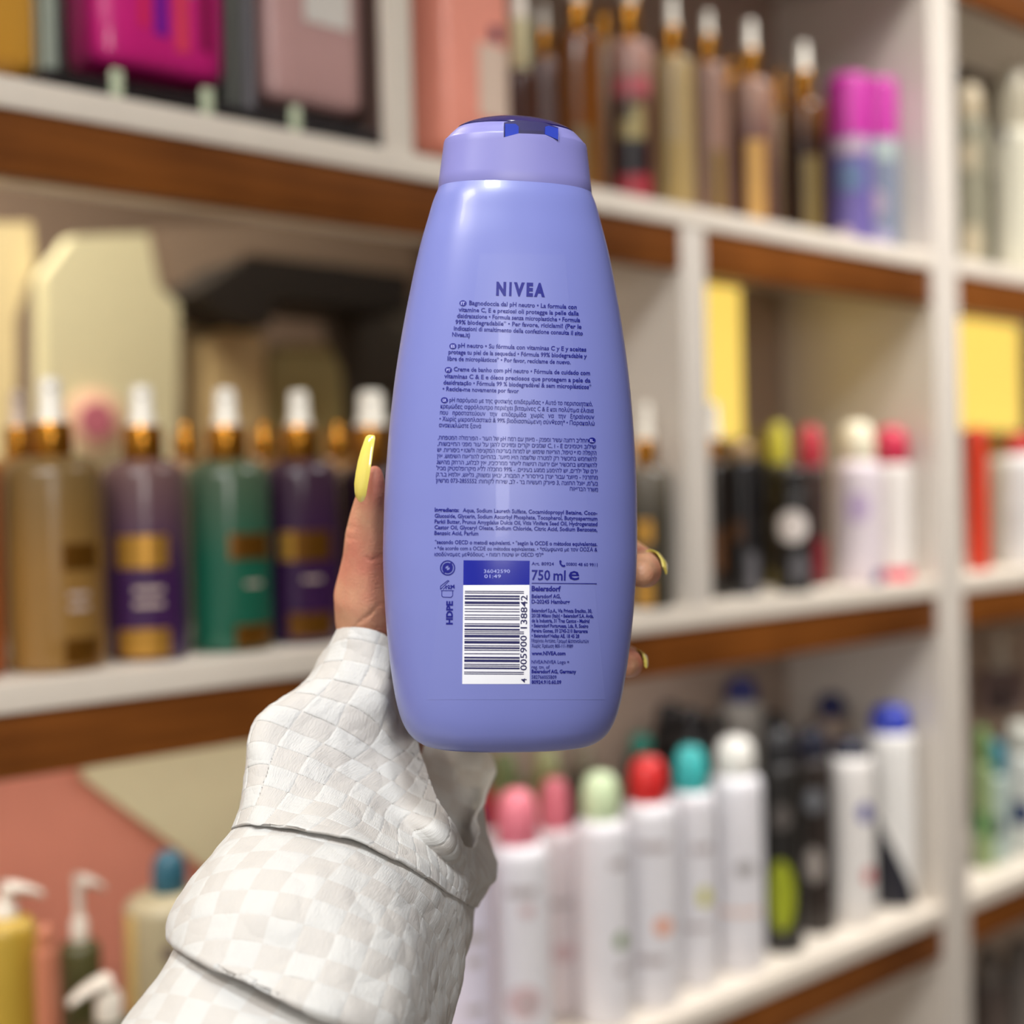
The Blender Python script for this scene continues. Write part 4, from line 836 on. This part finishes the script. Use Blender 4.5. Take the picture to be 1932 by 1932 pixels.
def sleeve(name, rings, nu, nv, amp, wr, wsc, cells, label=None, th=.0012, seed=0, skew=0.0, wr_pow=1.0, lenu=None):
    K_ = len(rings); th_ = np.linspace(0, 2 * math.pi, nu, endpoint=False); C3 = []
    for rg in rings:
        if len(rg) == 4:
            Lp, Fp, Rp, Bp = [np.array(cp(*q)) for q in rg]; ce = (Lp + Fp + Rp + Bp) / 4; e = (Lp + Rp - Fp - Bp) / 4
            C3.append(ce + np.outer(np.cos(th_), (Lp - Rp) / 2) + np.outer(np.sin(th_), (Fp - Bp) / 2) + np.outer(np.cos(2 * th_), e))
        else:                      # closed smooth curve through the points
            Q = np.array([np.array(cp(*q)) for q in rg]); n_ = len(Q); u_ = th_ / (2 * math.pi) * n_; k_ = u_.astype(int); t_ = (u_ - k_)[:, None]
            a_, b_, c_, d_ = Q[(k_ - 1) % n_], Q[k_ % n_], Q[(k_ + 1) % n_], Q[(k_ + 2) % n_]
            C3.append(.5 * (2 * b_ + (c_ - a_) * t_ + (2 * a_ - 5 * b_ + 4 * c_ - d_) * t_ ** 2 + (3 * b_ - a_ - 3 * c_ + d_) * t_ ** 3))
    C3 = np.array(C3)
    vs = np.linspace(0, K_ - 1, nv); G = np.zeros((nv, nu, 3))
    ext = np.concatenate([[2 * C3[0] - C3[1]], C3, [2 * C3[-1] - C3[-2]]])
    for j, v in enumerate(vs):
        k = min(int(v), K_ - 2); t = v - k; a, b, c, d = ext[k], ext[k + 1], ext[k + 2], ext[k + 3]
        G[j] = .5 * (2 * b + (c - a) * t + (2 * a - 5 * b + 4 * c - d) * t * t + (3 * b - a - 3 * c + d) * t ** 3)
    # weave coordinates: along the tube's axis and round it
    cA, cB = C3[0].mean(0), C3[-1].mean(0); ax = (cB - cA) / np.linalg.norm(cB - cA)
    D_ = G - cA; V = D_ @ ax; rad = D_ - V[..., None] * ax; rad = rad - rad.mean(1)[:, None, :]
    sd = np.cross(ax, np.array(fwd)); sd /= np.linalg.norm(sd); fd = np.cross(sd, ax)
    ph = np.unwrap(np.arctan2(rad @ fd * 1.5, rad @ sd), axis=1); tot = 2 * math.pi * np.sign(ph[0, -1] - ph[0, 0])
    du = np.linalg.norm(np.roll(G, -1, 1) - G, axis=2).sum(1).mean(); nU = round(du / cells / 2) * 2
    ph -= 2 * math.pi * np.round((ph[:, :1] - ph[nv // 2, 0]) / (2 * math.pi))
    U = ph / tot * nU; V = V / cells; U = U + skew * V
    U = U + .10 * np.sin(V * .9 + seed); V = V + .12 * np.sin(U * .7 + seed)
    # normals
    tu = np.roll(G, -1, 1) - np.roll(G, 1, 1); tv = np.gradient(G, axis=0); N_ = np.cross(tu, tv); N_ /= np.linalg.norm(N_, axis=2)[..., None] + 1e-12
    ce = G.mean(1)[:, None, :]; sgn = np.sign(((G - ce) * N_).sum(2).mean()); N_ *= sgn
    fu = U - np.floor(U); fv = V - np.floor(V); par_ = (np.floor(U) + np.floor(V)) % 2
    eu = np.minimum(fu, 1 - fu); ev = np.minimum(fv, 1 - fv); eg = np.minimum(eu, ev)
    cell = np.clip(eg / .07, 0, 1); cell = cell * cell * (3 - 2 * cell)
    disp = amp * (cell * (.8 + .5 * par_) + .6 * par_ * cell)
    rib = np.where(par_ > .5, np.sin(fv * 2 * math.pi * 5 + U), np.sin(fu * 2 * math.pi * 2)) * amp * .12 * cell
    W = np.zeros_like(disp)
    for j in range(nv):
        for i in range(nu):
            p = G[j, i]
            if (i % 2 == 0) or True:
                q = Vector((p[0] * wsc + seed, p[1] * wsc, p[2] * wsc))
                W[j, i] = noise.noise(q) + .5 * noise.noise(q * 2.3) + .22 * abs(noise.noise(q * 5.1))
    G2 = G + N_ * (disp + rib + wr * (W - .22))[..., None]
    me = bpy.data.meshes.new(name); Pm = np.array(PMI)
    V3 = (G2.reshape(-1, 3) @ Pm[:3, :3].T + Pm[:3, 3])
    F = [(j * nu + i, j * nu + (i + 1) % nu, (j + 1) * nu + (i + 1) % nu, (j + 1) * nu + i) for j in range(nv - 1) for i in range(nu)]
    me.from_pydata(V3.tolist(), [], F); me.materials.append(CLOTH)
    uvl = me.uv_layers.new(name='weave'); arr = []
    for j in range(nv - 1):
        for i in range(nu):
            i2 = (i + 1) % nu
            u2a = U[j, i2] + (nU if i2 == 0 else 0); u2b = U[j + 1, i2] + (nU if i2 == 0 else 0)
            arr += [U[j, i], V[j, i], u2a, V[j, i2], u2b, V[j + 1, i2], U[j + 1, i], V[j + 1, i]]
    uvl.data.foreach_set('uv', arr)
    for p_ in me.polygons: p_.use_smooth = True
    o = bpy.data.objects.new(name, me); COL.objects.link(o); o.parent = person
    so = o.modifiers.new('thick', 'SOLIDIFY'); so.thickness = th; so.offset = -1
    if label: o['label'] = label
    return o
sleeve('cuff', [((640, 1193, .566), (736, 1209, .551), (765, 1345, .568), (838, 1535, .530), (884, 1600, .548), (899, 1545, .585), (928, 1428, .635), (760, 1260, .655)),
                ((597, 1262, .560), (705, 1300, .541), (748, 1425, .545), (826, 1572, .521), (882, 1625, .545), (890, 1580, .580), (900, 1480, .630), (710, 1330, .645)),
                ((528, 1360, .550), (655, 1455, .526), (878, 1650, .540), (880, 1560, .620)),
                ((497, 1480, .538), (640, 1530, .508), (872, 1668, .534), (850, 1620, .605)),
                ((458, 1584, .528), (640, 1573, .489), (864, 1698, .528), (820, 1680, .59))], 520, 400, .00016, .0030, 24, .0086, label='upper cuff of woven check cloth', seed=3, skew=.15)
sleeve('turned_cuff', [((466, 1570, .531), (640, 1566, .500), (856, 1680, .531), (822, 1660, .592)),
                ((452, 1592, .5275), (637, 1590, .4905), (860, 1704, .527), (814, 1690, .588)),
                ((400, 1655, .516), (612, 1690, .468), (850, 1752, .516), (800, 1740, .575)),
                ((356, 1722, .504), (590, 1800, .452), (840, 1800, .505), (780, 1800, .56)),
                ((345, 1752, .500), (574, 1875, .442), (828, 1900, .49), (760, 1860, .55)),
                ((352, 1768, .499), (560, 1895, .440), (822, 1960, .486), (750, 1900, .545)),
                ((372, 1772, .500), (556, 1886, .447), (816, 1960, .49), (745, 1900, .54))], 440, 360, .00009, .0030, 24, .0090, label='wide turned back fold of the sleeve', seed=3, skew=.15)
sleeve('sleeve', [((440, 1690, .510), (600, 1740, .475), (830, 1790, .508), (770, 1760, .555)),
                ((372, 1768, .500), (560, 1850, .458), (826, 1880, .492), (740, 1860, .545)),
                ((330, 1832, .490), (520, 1930, .444), (820, 1950, .48), (700, 1930, .535)),
                ((256, 1934, .475), (470, 2050, .425), (800, 2060, .46), (640, 2040, .52)),
                ((170, 2060, .455), (380, 2190, .400), (740, 2240, .44), (560, 2200, .50))], 300, 200, .00004, .0022, 24, .0100, label='smooth lower sleeve below the fold', seed=3, skew=.1)
